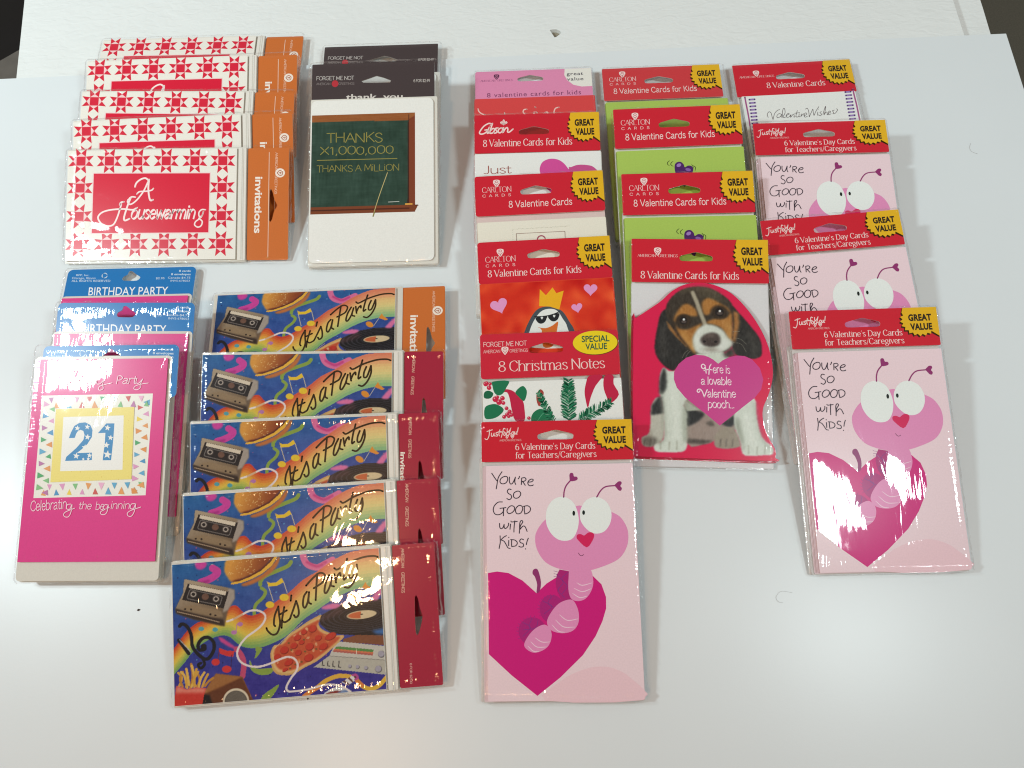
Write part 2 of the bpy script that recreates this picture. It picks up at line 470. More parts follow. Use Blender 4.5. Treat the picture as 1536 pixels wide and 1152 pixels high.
class Art:
    def __init__(s, W, L, z):
        s.W, s.L, s.z0, s.z = W, L, z, z
        s.V, s.F, s.C = [], [], []
        s.n = 0
        s.fn = None

    def use(s, fn):
        s.fn = fn
        return s

    def raw(s, v3, faces, col):
        v3 = np.asarray(v3, float)
        if len(v3) == 0:
            return
        s.V.append(v3)
        s.F += [tuple(i + s.n for i in f) for f in faces]
        c = np.asarray(col, float)
        s.C.append(np.broadcast_to(c, (len(v3), 3)).copy())
        s.n += len(v3)

    def flat(s, v2, faces, col, up=True):
        v2 = np.asarray(v2, float)
        if len(v2) == 0:
            return
        if s.fn:
            v2 = s.fn(v2)
        if up:
            s.z += DZ
        if isinstance(col, str) or (np.ndim(col) == 1):
            col = lin(col)
        s.raw(np.c_[v2, np.full(len(v2), s.z)], faces, col)

    def poly(s, p, col, sm=0, **k):
        p = pts(p)
        if sm:
            p = smooth(p, sm, True)
        q = s.fn(p) if s.fn else p
        t = tessellate_polygon([[Vector((a, b, 0)) for a, b in q]])
        s.flat(p, [tuple(x) for x in t], col, **k)

    def rect(s, x0, y0, x1, y1, col):
        s.flat([(x0, y0), (x1, y0), (x1, y1), (x0, y1)], [(0, 1, 2, 3)], col)

    def ell(s, cx, cy, rx, ry, col, rot=0.0, n=24):
        s.flat(ellipse(cx, cy, rx, ry, rot, n), [tuple(range(n))], col)

    def heart(s, cx, cy, w, h, col, rot=0.0):
        s.poly(heart_pts(cx, cy, w, h, rot), col)

    def stroke(s, p, w, col, sm=5, caps=True, closed=False, up=True, taper=False):
        p = pts(p)
        if sm and len(p) > 2:
            p = smooth(p, sm, closed)
            if closed:
                p = np.r_[p, p[:1]]
        ww = w
        if taper:
            t = np.linspace(0, 1, len(p))
            ww = w * (0.35 + 0.65 * np.sin(np.pi * np.clip(t, 0.02, 0.98)) ** 0.6)
        v, f = ribbon(p, ww)
        v = list(map(tuple, v))
        if caps and not closed and not taper:
            for e in (p[0], p[-1]):
                b = len(v)
                v += [tuple(q) for q in ellipse(e[0], e[1], w / 2, w / 2, 0, 8)]
                f.append(tuple(range(b, b + 8)))
        s.flat(v, f, col, up=up)

    def strokes(s, lst, w, col, **k):
        for i, q in enumerate(lst):
            s.stroke(q, w, col, up=(i == 0), **k)

    def pen(s, x, y, cap, text, col, width=None, style='plain', weight=0.8, slant=0.0, jitter=0.0, track=0.0, flip=1, ang=0.0, slope=0.0):
        """text with its baseline start at x,y; flip=-1 where the frame's y runs down"""
        v, f, adv = pen_text(text, style, weight, slant, jitter, track)
        sc = cap / 7.0
        sx = (width / adv) if width else sc
        vx, vy = v[:, 0] * sx, v[:, 1] * sc
        vy = vy + slope * flip * vx * 0
        ca, sa = math.cos(ang), math.sin(ang)
        s.flat(np.c_[x + ca * vx - sa * vy, y + flip * (sa * vx + ca * vy)], f, col)

    def block(s, x, y, h, text, col, width=None, bold=0.0, spacing=1.0, flip=1, ang=0.0, shear=0.0):
        """built-in sans face; h = cap height"""
        v, f = block_text(text, bold, spacing)
        v = v.copy()
        v[:, 0] -= v[:, 0].min()
        sc = h / 0.73
        sx = (width / v[:, 0].max()) if width else sc
        vx, vy = v[:, 0] * sx + shear * v[:, 1] * sc, v[:, 1] * sc
        ca, sa = math.cos(ang), math.sin(ang)
        s.flat(np.c_[x + ca * vx - sa * vy, y + flip * (sa * vx + ca * vy)], f, col)

    def slab(s, outline, z0, z1, top, side, holes=(), bottom=True):
        """solid board with real thickness and real holes (local metres)"""
        outline = np.asarray(outline, float)
        loops = [outline] + [np.asarray(h, float) for h in holes]
        allp = np.concatenate(loops)
        t = [tuple(x) for x in tessellate_polygon([[Vector((a, b, 0)) for a, b in lp] for lp in loops])]
        s.raw(np.c_[allp, np.full(len(allp), z1)], t, lin(top))
        if bottom:
            s.raw(np.c_[allp, np.full(len(allp), z0)], [tuple(reversed(x)) for x in t], lin(side))
        for lp in loops:
            n = len(lp)
            v = np.r_[np.c_[lp, np.full(n, z0)], np.c_[lp, np.full(n, z1)]]
            s.raw(v, [(i, (i + 1) % n, n + (i + 1) % n, n + i) for i in range(n)], lin(side))
        s.z = max(s.z, z1)

    def grid(s, x0, y0, x1, y1, img, inside=None):
        """painted picture: img[row from the bottom, col, rgb 0..255] laid over a local rectangle"""
        ny, nx = img.shape[:2]
        X, Y = np.meshgrid(np.linspace(x0, x1, nx), np.linspace(y0, y1, ny))
        s.z += DZ
        v = np.c_[X.ravel(), Y.ravel(), np.full(nx * ny, s.z)]
        i = np.arange(nx * ny).reshape(ny, nx)
        q = np.stack([i[:-1, :-1], i[:-1, 1:], i[1:, 1:], i[1:, :-1]], -1).reshape(-1, 4)
        if inside is not None:
            k = inside[:-1, :-1] & inside[:-1, 1:] & inside[1:, 1:] & inside[1:, :-1]
            q = q[k.ravel()]
        s.raw(v, [tuple(r) for r in q.tolist()], lin(np.clip(img, 0, 255).reshape(-1, 3)))

    def build(s, name, parent):
        me = bpy.data.meshes.new(name)
        V = np.concatenate(s.V)
        C = np.concatenate(s.C)
        me.from_pydata(V.tolist(), [], s.F)
        at = me.color_attributes.new('Col', 'FLOAT_COLOR', 'POINT')
        at.data.foreach_set('color', np.c_[C, np.ones(len(C))].astype(np.float32).ravel())
        uv = me.uv_layers.new(name='pack')
        li = np.empty(len(me.loops), np.int32)
        me.loops.foreach_get('vertex_index', li)
        u = np.c_[V[:, 0] / s.W, V[:, 1] / s.L][li]
        uv.data.foreach_set('uv', u.astype(np.float32).ravel())
        me.materials.append(M_PRINT)
        o = bpy.data.objects.new(name, me)
        COL.objects.link(o)
        o.parent = parent
        return o


class Paint:
    """soft numpy painting over a local rectangle; shapes are given in the picture's own drawing frame (X, Y)"""

    def __init__(s, x0, y0, x1, y1, nx, ny, inv):
        s.rect = (x0, y0, x1, y1)
        X, Y = np.meshgrid(np.linspace(x0, x1, nx), np.linspace(y0, y1, ny))
        P = inv(np.stack([X, Y], -1))
        s.X, s.Y = P[..., 0], P[..., 1]
        s.img = np.zeros((ny, nx, 3))

    def mpoly(s, p, blur=0):
        p = np.asarray(p, float)
        m = np.zeros(s.X.shape, bool)
        x0, y0 = p.min(0)
        x1, y1 = p.max(0)
        b = (s.X >= x0) & (s.X <= x1) & (s.Y >= y0) & (s.Y <= y1)
        xs, ys = s.X[b], s.Y[b]
        r = np.zeros(len(xs), bool)
        n = len(p)
        for i in range(n):
            ax, ay = p[i]
            bx, by = p[(i + 1) % n]
            if ay == by:
                continue
            c = (ay > ys) != (by > ys)
            r ^= c & (xs < (bx - ax) * (ys - ay) / (by - ay) + ax)
        m[b] = r
        return s.soft(m.astype(float), blur)

    def soft(s, m, r):
        r = int(r)
        if r <= 0:
            return m
        for _ in range(2):
            for ax in (0, 1):
                k = np.ones(2 * r + 1) / (2 * r + 1)
                m = np.apply_along_axis(lambda a: np.convolve(np.pad(a, r, mode='edge'), k, 'valid'), ax, m)
        return m

    def mstroke(s, p, w):
        p = np.asarray(p, float)
        d = np.full(s.X.shape, 1e9)
        pad = np.max(w)
        for i in range(len(p) - 1):
            a, b = p[i], p[i + 1]
            lo, hi = np.minimum(a, b) - pad, np.maximum(a, b) + pad
            k = (s.X >= lo[0]) & (s.X <= hi[0]) & (s.Y >= lo[1]) & (s.Y <= hi[1])
            if not k.any():
                continue
            ab = b - a
            t = np.clip(((s.X[k] - a[0]) * ab[0] + (s.Y[k] - a[1]) * ab[1]) / max(ab @ ab, 1e-9), 0, 1)
            d[k] = np.minimum(d[k], np.hypot(s.X[k] - a[0] - t * ab[0], s.Y[k] - a[1] - t * ab[1]))
        return np.clip((w / 2 - d) / 0.35 + 0.5, 0, 1)

    def mell(s, cx, cy, rx, ry, rot=0.0, soft=0.12):
        c, q = math.cos(rot), math.sin(rot)
        u = (s.X - cx) * c + (s.Y - cy) * q
        v = -(s.X - cx) * q + (s.Y - cy) * c
        r = np.hypot(u / rx, v / ry)
        return np.clip((1 - r) / soft + 0.5, 0, 1)

    def put(s, m, col, a=1.0):
        if callable(col):
            col = col(s.X, s.Y)
        m = (m * a)[..., None]
        s.img = s.img * (1 - m) + np.asarray(col, float) * m

    def poly(s, p, col, blur=0, sm=0, a=1.0, fn=None):
        p = pts(p, fn)
        if sm:
            p = smooth(p, sm, True)
        s.put(s.mpoly(p, blur), col, a)

    def stroke(s, p, w, col, sm=6, a=1.0, fn=None, blur=0):
        p = pts(p, fn)
        if sm and len(p) > 2:
            p = smooth(p, sm)
        s.put(s.soft(s.mstroke(p, w), blur), col, a)

    def ell(s, cx, cy, rx, ry, col, rot=0.0, a=1.0, fn=None, sc=1.0, soft=0.12):
        if fn:
            cx, cy = fn([(cx, cy)])[0]
            rx, ry = rx / sc, ry / sc
        s.put(s.mell(cx, cy, rx, ry, rot, soft), col, a)

    def noise(s, sx, sy):
        n = RNG.standard_normal(s.X.shape)
        for ax, r in ((1, sx), (0, sy)):
            if r > 0:
                k = np.ones(2 * r + 1) / (2 * r + 1)
                n = np.apply_along_axis(lambda a: np.convolve(np.pad(a, r, mode='edge'), k, 'valid'), ax, n)
        return n / (n.std() + 1e-9)


def grad(c0, c1, p0, p1):
    c0, c1 = np.array(c0, float), np.array(c1, float)
    p0, p1 = np.array(p0, float), np.array(p1, float)
    d = p1 - p0

    def f(X, Y):
        t = np.clip(((X - p0[0]) * d[0] + (Y - p0[1]) * d[1]) / (d @ d), 0, 1)[..., None]
        return c0 * (1 - t) + c1 * t
    return f


# ------------------------------------------------------------------ where every pack lies: near-left corner x, y, turn, lean, thickness
DIM = {'inv': (0.180, 0.0918), 'thx': (0.1019, 0.1716), 'bir': (0.1046, 0.1581), 'kid': (0.1017, 0.1696), 'cat': (0.1062, 0.1854)}
POSE = {
    'H1': ('inv', -0.3503, 0.4370, -0.0694, 0.0000, 0.0075), 'H2': ('inv', -0.3487, 0.3992, -0.0588, 0.2055, 0.0070), 'H3': ('inv', -0.3532, 0.3673, -0.1024, 0.2173, 0.0062),
    'H4': ('inv', -0.3490, 0.3336, -0.0481, 0.2630, 0.0073), 'H5': ('inv', -0.3539, 0.3059, -0.0811, 0.2634, 0.0056),
    'P1': ('inv', -0.2298, 0.1672, -0.0449, 0.0000, 0.0122), 'P2': ('inv', -0.2312, 0.1150, -0.0757, 0.2305, 0.0101), 'P3': ('inv', -0.2344, 0.0627, -0.0402, 0.2263, 0.0091),
    'P4': ('inv', -0.2356, 0.0111, -0.0172, 0.2096, 0.0075), 'P5': ('inv', -0.2388, -0.0351, -0.0029, 0.1930, 0.0091),
    'T1': ('thx', -0.1531, 0.3278, -0.0645, 0.0000, 0.0085), 'T2': ('thx', -0.1543, 0.2834, -0.0651, 0.1884, 0.0084),
    'B1': ('bir', -0.3603, 0.1385, -0.0657, 0.0000, 0.0070), 'B2': ('bir', -0.3497, 0.0989, -0.0895, 0.1810, 0.0055), 'B3': ('bir', -0.3475, 0.0658, -0.0763, 0.1720, 0.0086),
    'C1': ('kid', -0.0193, 0.2879, -0.0595, 0.0000, 0.0088), 'C2': ('kid', -0.0232, 0.2260, -0.0661, 0.1411, 0.0078), 'C3': ('kid', -0.0225, 0.1675, -0.0390, 0.1410, 0.0077),
    'C4': ('kid', -0.0234, 0.1088, -0.0346, 0.1381, 0.0072), 'C5': ('kid', -0.0291, 0.0334, -0.0506, 0.1195, 0.0074), 'C6': ('cat', -0.0360, -0.0492, -0.0655, 0.1063, 0.0077),
    'G1': ('kid', 0.0915, 0.2780, -0.0559, 0.0000, 0.0106), 'G2': ('kid', 0.0910, 0.2164, -0.0519, 0.1718, 0.0091), 'G3': ('kid', 0.0872, 0.1559, -0.0686, 0.1643, 0.0098),
    'G4': ('kid', 0.0814, 0.0996, -0.1067, 0.1733, 0.0078),
    'V1': ('kid', 0.2073, 0.2711, -0.0398, 0.0000, 0.0092), 'V2': ('cat', 0.1998, 0.1817, -0.0680, 0.1025, 0.0093), 'V3': ('cat', 0.1998, 0.0907, -0.0020, 0.1113, 0.0105),
    'V4': ('cat', 0.1948, 0.0138, -0.0577, 0.1362, 0.0085),
}


def plane_map(key):
    """drawing frame (photo pixels) <-> the pack's own flat top, by the camera above"""
    cls, X, Y, yaw, tau, t = POSE[key]
    R = np.array(Matrix.Rotation(yaw, 3, 'Z') @ Matrix.Rotation(tau, 3, 'X'))
    o = np.array([X, Y, 0]) + R @ np.array([0, 0, t])

    def fwd(p):
        p = np.asarray(p, float)
        d = _fw + RT * ((p[..., :1] - 768) / FPX) - UP * ((p[..., 1:2] - 576) / FPX)
        k = ((o - CAMPOS) @ R[:, 2]) / (d @ R[:, 2])
        q = CAMPOS + d * k[..., None] - o
        return np.stack([q @ R[:, 0], q @ R[:, 1]], -1)

    def inv(l):
        l = np.asarray(l, float)
        w = o + l[..., :1] * R[:, 0] + l[..., 1:2] * R[:, 1] - CAMPOS
        z = w @ _fw
        return np.stack([768 + FPX * (w @ RT) / z, 576 - FPX * (w @ UP) / z], -1)
    return fwd, inv


def quad_map(src, dst):
    h = homography(src, dst)
    hi = np.linalg.inv(h)
    return (lambda p: happly(h, p)), (lambda p: happly(hi, p))


PACKS = {}
LIFT = {'B3': 0.0080}      # rests on the pack below, its near end standing clear of the sheet
SIZE = {'B3': (0.95, 0.965, 1)}


def new_pack(key, label, group):
    cls, X, Y, yaw, tau, t = POSE[key]
    o = bpy.data.objects.new('greeting_card_pack', None)
    COL.objects.link(o)
    o.location = (X, Y, LIFT.get(key, 0))
    o.scale = SIZE.get(key, (1, 1, 1))
    o.rotation_euler = (tau, 0, yaw)
    o.empty_display_size = 0.02
    o['label'] = label
    o['category'] = 'card pack'
    o['group'] = group
    PACKS[key] = o
    return o


def copy_pack(src, key, label, group):
    a = PACKS[src]
    c = a.copy()
    COL.objects.link(c)
    cls, X, Y, yaw, tau, t = POSE[key]
    k = t / POSE[src][5]
    c.location = (X, Y, 0)
    c.rotation_euler = (tau, 0, yaw)
    c.scale = (1, 1, k)
    c['label'] = label
    c['group'] = group
    PACKS[key] = c
    for ch in list(a.children):
        d = ch.copy()
        COL.objects.link(d)
        d.parent = c
        for g in list(ch.children):
            e = g.copy()
            COL.objects.link(e)
            e.parent = d
    return c


def paper_stack(key, parent, x0, y0, x1, y1, z0, z1, n, col='#dcd8cc', name='envelope_stack', spread=0.0008, r=0.001, lean=(0, 0), side=None):
    """a pile of thin sheets, each a little out of line"""
    W, L = DIM[POSE[key][0]]
    a = Art(W, L, z1)
    rnd = random.Random(key + name)
    h = (z1 - z0) / n
    for i in range(n):
        dx, dy = rnd.uniform(-spread, spread), rnd.uniform(-spread, spread)
        k = 1 - i / max(n - 1, 1)
        dx += lean[0] * k
        dy += lean[1] * k
        if i == n - 1:
            dx = dy = 0
        f = rnd.uniform(0.93, 1.0)
        c = np.array([int(col[j:j + 2], 16) for j in (1, 3, 5)]) * f
        sd = c if side is None else np.array([int(side[j:j + 2], 16) for j in (1, 3, 5)]) * f
        a.slab(rrect(x0 + dx, y0 + dy, x1 + dx, y1 + dy, r), z0 + i * h + h * 0.06, z0 + (i + 1) * h - h * 0.06, c, sd)
    return a.build(name, parent)


def shrink_wrap(key, parent, x0, y0, x1, y1, t, r=0.003, z_header=None, hdr=None):
    """clear film round the pack's sides with a crumpled seam"""
    rnd = random.Random(key + 'w')
    base = rrect(x0, y0, x1, y1, r, 3)
    P = []
    n = len(base)
    for i in range(n):
        a, b = base[i], base[(i + 1) % n]
        k = max(1, int(np.linalg.norm(b - a) / 0.0035))
        for j in range(k):
            P.append(a + (b - a) * j / k)
    P = np.array(P)
    c = np.array([(x0 + x1) / 2, (y0 + y1) / 2])
    tg = np.roll(P, -1, 0) - np.roll(P, 1, 0)
    nr = np.stack([tg[:, 1], -tg[:, 0]], 1)
    nr /= np.maximum(np.linalg.norm(nr, axis=1, keepdims=True), 1e-9)
    lv = [(-0.0012, t + 0.0003, 0.0001), (0.0004, t - 0.0002, 0.0003), (0.0006, t * 0.62, 0.0004), (0.0008, t * 0.34, 0.0006), (0.0004, 0.0004, 0.0003)]
    V = []
    for off, z, am in lv:
        for p, q in zip(P, nr):
            e = off + rnd.uniform(-am, am)
            V.append((p[0] + q[0] * e, p[1] + q[1] * e, max(0.0002, z + rnd.uniform(-am, am) * 0.5)))
    m = len(P)
    F = [(l * m + i, l * m + (i + 1) % m, (l + 1) * m + (i + 1) % m, (l + 1) * m + i) for l in range(len(lv) - 1) for i in range(m)]
    me = bpy.data.meshes.new('shrink_wrap')
    me.from_pydata(V, [], F)
    me.materials.append(M_FILM)
    o = bpy.data.objects.new('shrink_wrap', me)
    COL.objects.link(o)
    o.parent = parent
    return o


# ------------------------------------------------------------------ the setting: floor, foam board, sheet of white card
def structure(o, kind='structure'):
    o['kind'] = kind
    return o


def mesh_obj(name, V, F, mat, smooth_sh=False):
    me = bpy.data.meshes.new(name)
    me.from_pydata([tuple(v) for v in V], [], F)
    me.materials.append(mat)
    if smooth_sh:
        me.polygons.foreach_set('use_smooth', [True] * len(me.polygons))
    o = bpy.data.objects.new(name, me)
    COL.objects.link(o)
    return o


def box_faces(b=0):
    return [(b, b + 3, b + 2, b + 1), (b + 4, b + 5, b + 6, b + 7), (b, b + 1, b + 5, b + 4), (b + 1, b + 2, b + 6, b + 5), (b + 2, b + 3, b + 7, b + 6), (b + 3, b, b + 4, b + 7)]


def quad_slab(q, z0, z1):
    return [(x, y, z0) for x, y in q] + [(x, y, z1) for x, y in q]


M_FLOOR = plain_material('dark_carpet', '#74756a', 0.95, 0.1, 300, 0.25, 0.5, 700, 0.003)
structure(mesh_obj('floor', [(-3, -3, -0.72), (3, -3, -0.72), (3, 3, -0.72), (-3, 3, -0.72)], [(0, 1, 2, 3)], M_FLOOR))

M_FOAM = plain_material('embossed_white_foam', '#e6eae8', 0.6, 0.3, 30, 0.03, 0.34, 75, 0.0022, (1.0, 2.2, 1), 4)


def foam_board():
    V, F = [], []
    hole = (0.0665, 0.5005)
    # top sheet with the small torn corner left open
    tear = np.array([(-0.0052, 0.0048), (-0.0030, 0.0052), (0.0012, 0.0050), (0.0038, 0.0030), (0.0052, 0.0004), (0.0024, -0.0018), (0.0002, -0.0036), (-0.0016, -0.0040), (-0.0028, -0.0010)]) + np.array(hole)
    outer = np.array([(-0.4180, 0.36), (0.4250, 0.36), (0.4290, 0.50), (0.4480, 1.25), (-0.4880, 1.25), (-0.4312, 0.593)])
    loops = [outer, tear]
    t = tessellate_polygon([[Vector((x, y, 0)) for x, y in lp] for lp in loops])
    allp = np.concatenate(loops)
    zt = -0.0012
    V = [(x, y, zt) for x, y in allp]
    F = [tuple(f) for f in t]
    for lp, dz in ((outer, -0.030), (tear, -0.0045)):
        b = len(V)
        n = len(lp)
        V += [(x, y, zt) for x, y in lp] + [(x, y, zt + dz) for x, y in lp]
        F += [(b + i, b + (i + 1) % n, b + n + (i + 1) % n, b + n + i) for i in range(n)]
    return mesh_obj('foam_board', V, F, M_FOAM)


fb = foam_board()
fb['label'] = 'white embossed foam board lying under the back edge of the smooth white sheet'
fb['category'] = 'foam board'
M_CORE = plain_material('foam_core', '#8f8878', 0.8, 0.1, 400, 0.3, 0.4, 900, 0.001)
core = mesh_obj('torn_core', quad_slab([(0.058, 0.493), (0.075, 0.493), (0.075, 0.508), (0.058, 0.508)], -0.0080, -0.0050), box_faces(), M_CORE)
core.parent = fb
rim = mesh_obj('board_edge', quad_slab([(0.4255, 0.36), (0.4520, 0.36), (0.4597, 0.496), (0.4860, 1.25), (0.4485, 1.25), (0.4295, 0.50)], -0.030, -0.0090),
               [(5, 4, 3, 2, 1, 0), (6, 7, 8, 9, 10, 11)] + [(i, (i + 1) % 6, 6 + (i + 1) % 6, 6 + i) for i in range(6)], M_FOAM)
rim.parent = fb

# table under the sheet, and the dark furniture past its far left corner
M_TABLE = plain_material('table_top', '#4b443a', 0.6, 0.2, 20, 0.2)
tb = mesh_obj('table', quad_slab([(-0.415, -0.30), (0.405, -0.30), (0.422, 1.2), (-0.415, 1.2)], -0.07, -0.0312) + [], box_faces(), M_TABLE)
structure(tb)
M_BLACK = plain_material('black_leatherette', '#151413', 0.55, 0.3, 60, 0.2)
M_BLACK2 = plain_material('worn_black_frame', '#6a655e', 0.5, 0.3, 60, 0.2)


def chair_bits():
    V, F = [], []
    V += quad_slab([(-0.95, 0.45), (-0.50, 0.45), (-0.50, 0.95), (-0.95, 0.95)], -0.36, -0.28)
    F += box_faces(0)
    o = mesh_obj('chair', V, F, M_BLACK)
    bev = o.modifiers.new('b', 'BEVEL')
    bev.width = 0.02
    bev.segments = 3
    for q in ([(-0.62, 0.52), (-0.49, 0.63), (-0.50, 0.665), (-0.64, 0.555)], [(-0.62, 0.70), (-0.44, 0.83), (-0.44, 0.87), (-0.64, 0.735)]):
        r = mesh_obj('arm_rail', quad_slab(q, -0.24, -0.215), box_faces(), M_BLACK2)
        r.parent = o
    o['label'] = 'black chair in the dark beyond the far left corner of the white foam board'
    o['category'] = 'chair'


chair_bits()

M_PAPER = plain_material('smooth_white_card', '#e1e8ea', 0.34, 0.5, 14, 0.02, 0.05, 500, 0.0006)


def paper_sheet():
    nx, ny = 90, 90
    c = np.array([(-0.62, -0.33), (0.405, -0.34), (0.4636, 0.4572), (-0.62, 0.5098)])
    V = []
    for k in (0, 1):
        for j in range(ny + 1):
            for i in range(nx + 1):
                u, v = i / nx, j / ny
                p = (c[0] * (1 - u) + c[1] * u) * (1 - v) + (c[3] * (1 - u) + c[2] * u) * v
                bow = 0.010 * 4 * v * (1 - v) * u ** 3 * 0.6
                lift = 0.0012 * max(0, (v - 0.96) / 0.04) ** 2 * (0.0 + 1.0 * math.exp(-((u - 0.80) / 0.10) ** 2))
                V.append((p[0] + bow, p[1], lift + (-0.0005 if k else 0.0)))
    m1 = (nx + 1) * (ny + 1)
    F = []
    for j in range(ny):
        for i in range(nx):
            a = j * (nx + 1) + i
            F.append((a, a + 1, a + nx + 2, a + nx + 1))
            F.append((m1 + a, m1 + a + nx + 1, m1 + a + nx + 2, m1 + a + 1))
    ring = [i for i in range(nx + 1)] + [j * (nx + 1) + nx for j in range(1, ny + 1)] + [ny * (nx + 1) + i for i in range(nx - 1, -1, -1)] + [j * (nx + 1) for j in range(ny - 1, 0, -1)]
    for i in range(len(ring)):
        a, b = ring[i], ring[(i + 1) % len(ring)]
        F.append((a, m1 + a, m1 + b, b))
    o = mesh_obj('card_sheet', V, F, M_PAPER)
    o['label'] = 'large smooth white sheet of card that all the greeting card packs lie on'
    o['category'] = 'card sheet'


paper_sheet()

M_HAIR = plain_material('hair', '#8c8880', 0.5, 0.3)


def on_sheet(px):
    d = _fw + RT * ((px[0] - 768) / FPX) - UP * ((px[1] - 576) / FPX)
    q = CAMPOS - d * (CAMPOS[2] / d[2])
    return q[0], q[1]


def hair(pp, label, w=0.00007):
    p = smooth(np.array([on_sheet(q) for q in pp]), 6)
    V, F = [], []
    for i, (x, y) in enumerate(p):
        for k in range(4):
            a = math.pi / 2 * k
            V.append((x + w * math.cos(a), y + w * math.sin(a) * 0.7, 0.0002 + w + w * math.sin(a)))
    for i in range(len(p) - 1):
        for k in range(4):
            F.append((4 * i + k, 4 * i + (k + 1) % 4, 4 * i + 4 + (k + 1) % 4, 4 * i + 4 + k))
    o = mesh_obj('hair_strand', V, F, M_HAIR)
    o['label'] = label
    o['category'] = 'hair'
    o['group'] = 'loose hairs on the white sheet'


hair([(1188, 889), (1172, 887), (1165, 893), (1164, 898), (1168, 903), (1174, 904)], 'fine curled grey hair on the white sheet below the rightmost caterpillar pack')
hair([(1456, 215), (1454, 222), (1458, 228), (1466, 231)], 'short faint hair on the white sheet near its far right corner')



def crumb(px, r, label):
    x, y = on_sheet(px)
    V = [(x + r * a, y + r * b, 0.0002 + r * c) for a, b, c in ((1.6, .4, .3), (-.3, 1.0, .3), (-1.4, -.2, .3), (.1, -1.0, .3), (0.1, 0, 1.0), (0, .1, 0))]
    F = [(0, 1, 4), (1, 2, 4), (2, 3, 4), (3, 0, 4), (1, 0, 5), (2, 1, 5), (3, 2, 5), (0, 3, 5)]
    o = mesh_obj('crumb', V, F, M_HAIR2)
    o['label'] = label
    o['category'] = 'crumb'


M_HAIR2 = plain_material('dark_crumb', '#3a2c24', 0.8, 0.2)
crumb((208, 915), 0.0008, 'tiny dark crumb on the white sheet between the pink birthday pack and the party packs')
crumb((462, 1048), 0.0006, 'tiny grey crumb on the white sheet below the nearest party invitation pack')

# ------------------------------------------------------------------ marks shared by the hanging headers
RED, REDD, YEL, INK, WHT = '#d01c30', '#c92032', '#f0c81e', '#241a10', '#f6dcd8'


def rose(a, x, y, r, col, dark):
    a.poly([(x - r * .95, y + r * .1), (x - r * .9, y + r * .8), (x - r * .3, y + r), (x + r * .3, y + r), (x + r * .9, y + r * .8), (x + r * .95, y + r * .1), (x + r * .5, y - r * .6), (x, y - r * 1.1), (x - r * .5, y - r * .6)], col, sm=4)
    a.strokes([[(x - r * .45, y + r * .45), (x, y + r * .75), (x + r * .45, y + r * .45), (x, y + r * .15), (x - r * .45, y + r * .45)], [(x - r * .6, y), (x, y - r * .45), (x + r * .6, y)], [(x, y - r * .4), (x, y - r * .9)]], r * .13, dark)


def hang_hole(cx, cy, w, h):
    return smooth(np.array([(cx - w / 2, cy - h * .25), (cx - w * .47, cy + h * .12), (cx - w * .2, cy + h * .42), (cx, cy + h * .6), (cx + w * .2, cy + h * .42), (cx + w * .47, cy + h * .12), (cx + w / 2, cy - h * .25), (cx + w * .42, cy - h * .5), (cx, cy - h * .5), (cx - w * .42, cy - h * .5)]), 3, True)


def burst_outline(D, dx=0.0, dy=0.0):
    cx, cy = 87.6, D * 0.66
    rx, ry = 13.2, D * 0.42
    out = [(77.2 + dx * 0, D - 0.05)]
    angs = np.linspace(150, 300, 10)
    for i, a in enumerate(angs):
        for da, k in ((0, 1.0), (8, 0.86)):
            r = math.radians(a + da)
            out.append((cx + rx * k * math.cos(r) + dx, cy + ry * k * math.sin(r) + dy))
    out = [(x, max(y, 0.6)) for x, y in out]
    out += [(99.9, D * 0.235 + dy), (99.9, D - 0.05)]
    return out


def value_burst(hd, W, L, H, D, z, words=('GREAT', 'VALUE')):
    a = Art(W, L, z)
    a.use(lambda p: np.c_[p[:, 0] * W / 100, L - H + p[:, 1] * H / D])
    o = a.fn(np.array(burst_outline(D)))
    a.slab(o, z + 0.00003, z + 0.00009, '#e8b61c', '#d2a818', bottom=False)
    k = D / 30.0
    a.block(80.2, 19.6 * k, 5.0 * k, words[0], INK, 15.6, 0.05, 1.06)
    a.block(80.8, 12.4 * k, 5.0 * k, words[1], INK, 14.8, 0.05, 1.06)
    b = a.build('value_burst', hd)
    b['label'] = 'yellow jagged burst reading GREAT VALUE'
    return b


def title_header(key, parent, D, deco, hole=(47.4, 17.7, 24, 5.6), col=RED, burst=True, rr=0.001, dz=0.0012):
    cls, *_, t = POSE[key]
    W, L = DIM[cls]
    H = 0.0337 if cls == 'kid' else 0.0284
    z1 = t - dz
    a = Art(W, L, z1)
    fn = lambda p: np.c_[np.asarray(p)[:, 0] * W / 100, L - H + np.asarray(p)[:, 1] * H / D]
    a.slab(rrect(0, L - H, W, L, rr), z1 - 0.0006, z1, col, '#e9cfc9', [fn(hang_hole(*hole))])
    a.use(fn)
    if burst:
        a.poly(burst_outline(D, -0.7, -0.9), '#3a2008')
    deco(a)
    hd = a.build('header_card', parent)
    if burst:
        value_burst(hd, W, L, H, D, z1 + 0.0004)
    return hd


def carlton_logo(a, x, y, w, rose_r=2.7):
    a.pen(x, y, 4.0, 'CARLTON', WHT, w, 'serif', 0.62)
    a.pen(x + .2, y - 3.4, 1.9, 'CARDS', WHT, w * .96, 'plain', 0.75, track=6)
    rose(a, x + w * .5, y + 6.6, rose_r, WHT, '#b82030')


def american_logo(a, x, y, w, rose_r=2.7, col=WHT):
    a.pen(x, y, 1.9, 'AMERICAN  GREETINGS', col, w, 'serif', 0.7)
    rose(a, x + w * .5, y + 3.9, rose_r, col, '#b82030')


def title(a, x, y, cap, text, w, serif=True, wt=None):
    a.pen(x, y, cap * 0.92, text, '#f7e2de', w, 'serif' if serif else 'plain', wt or (0.95 if serif else 0.74), track=0.45)


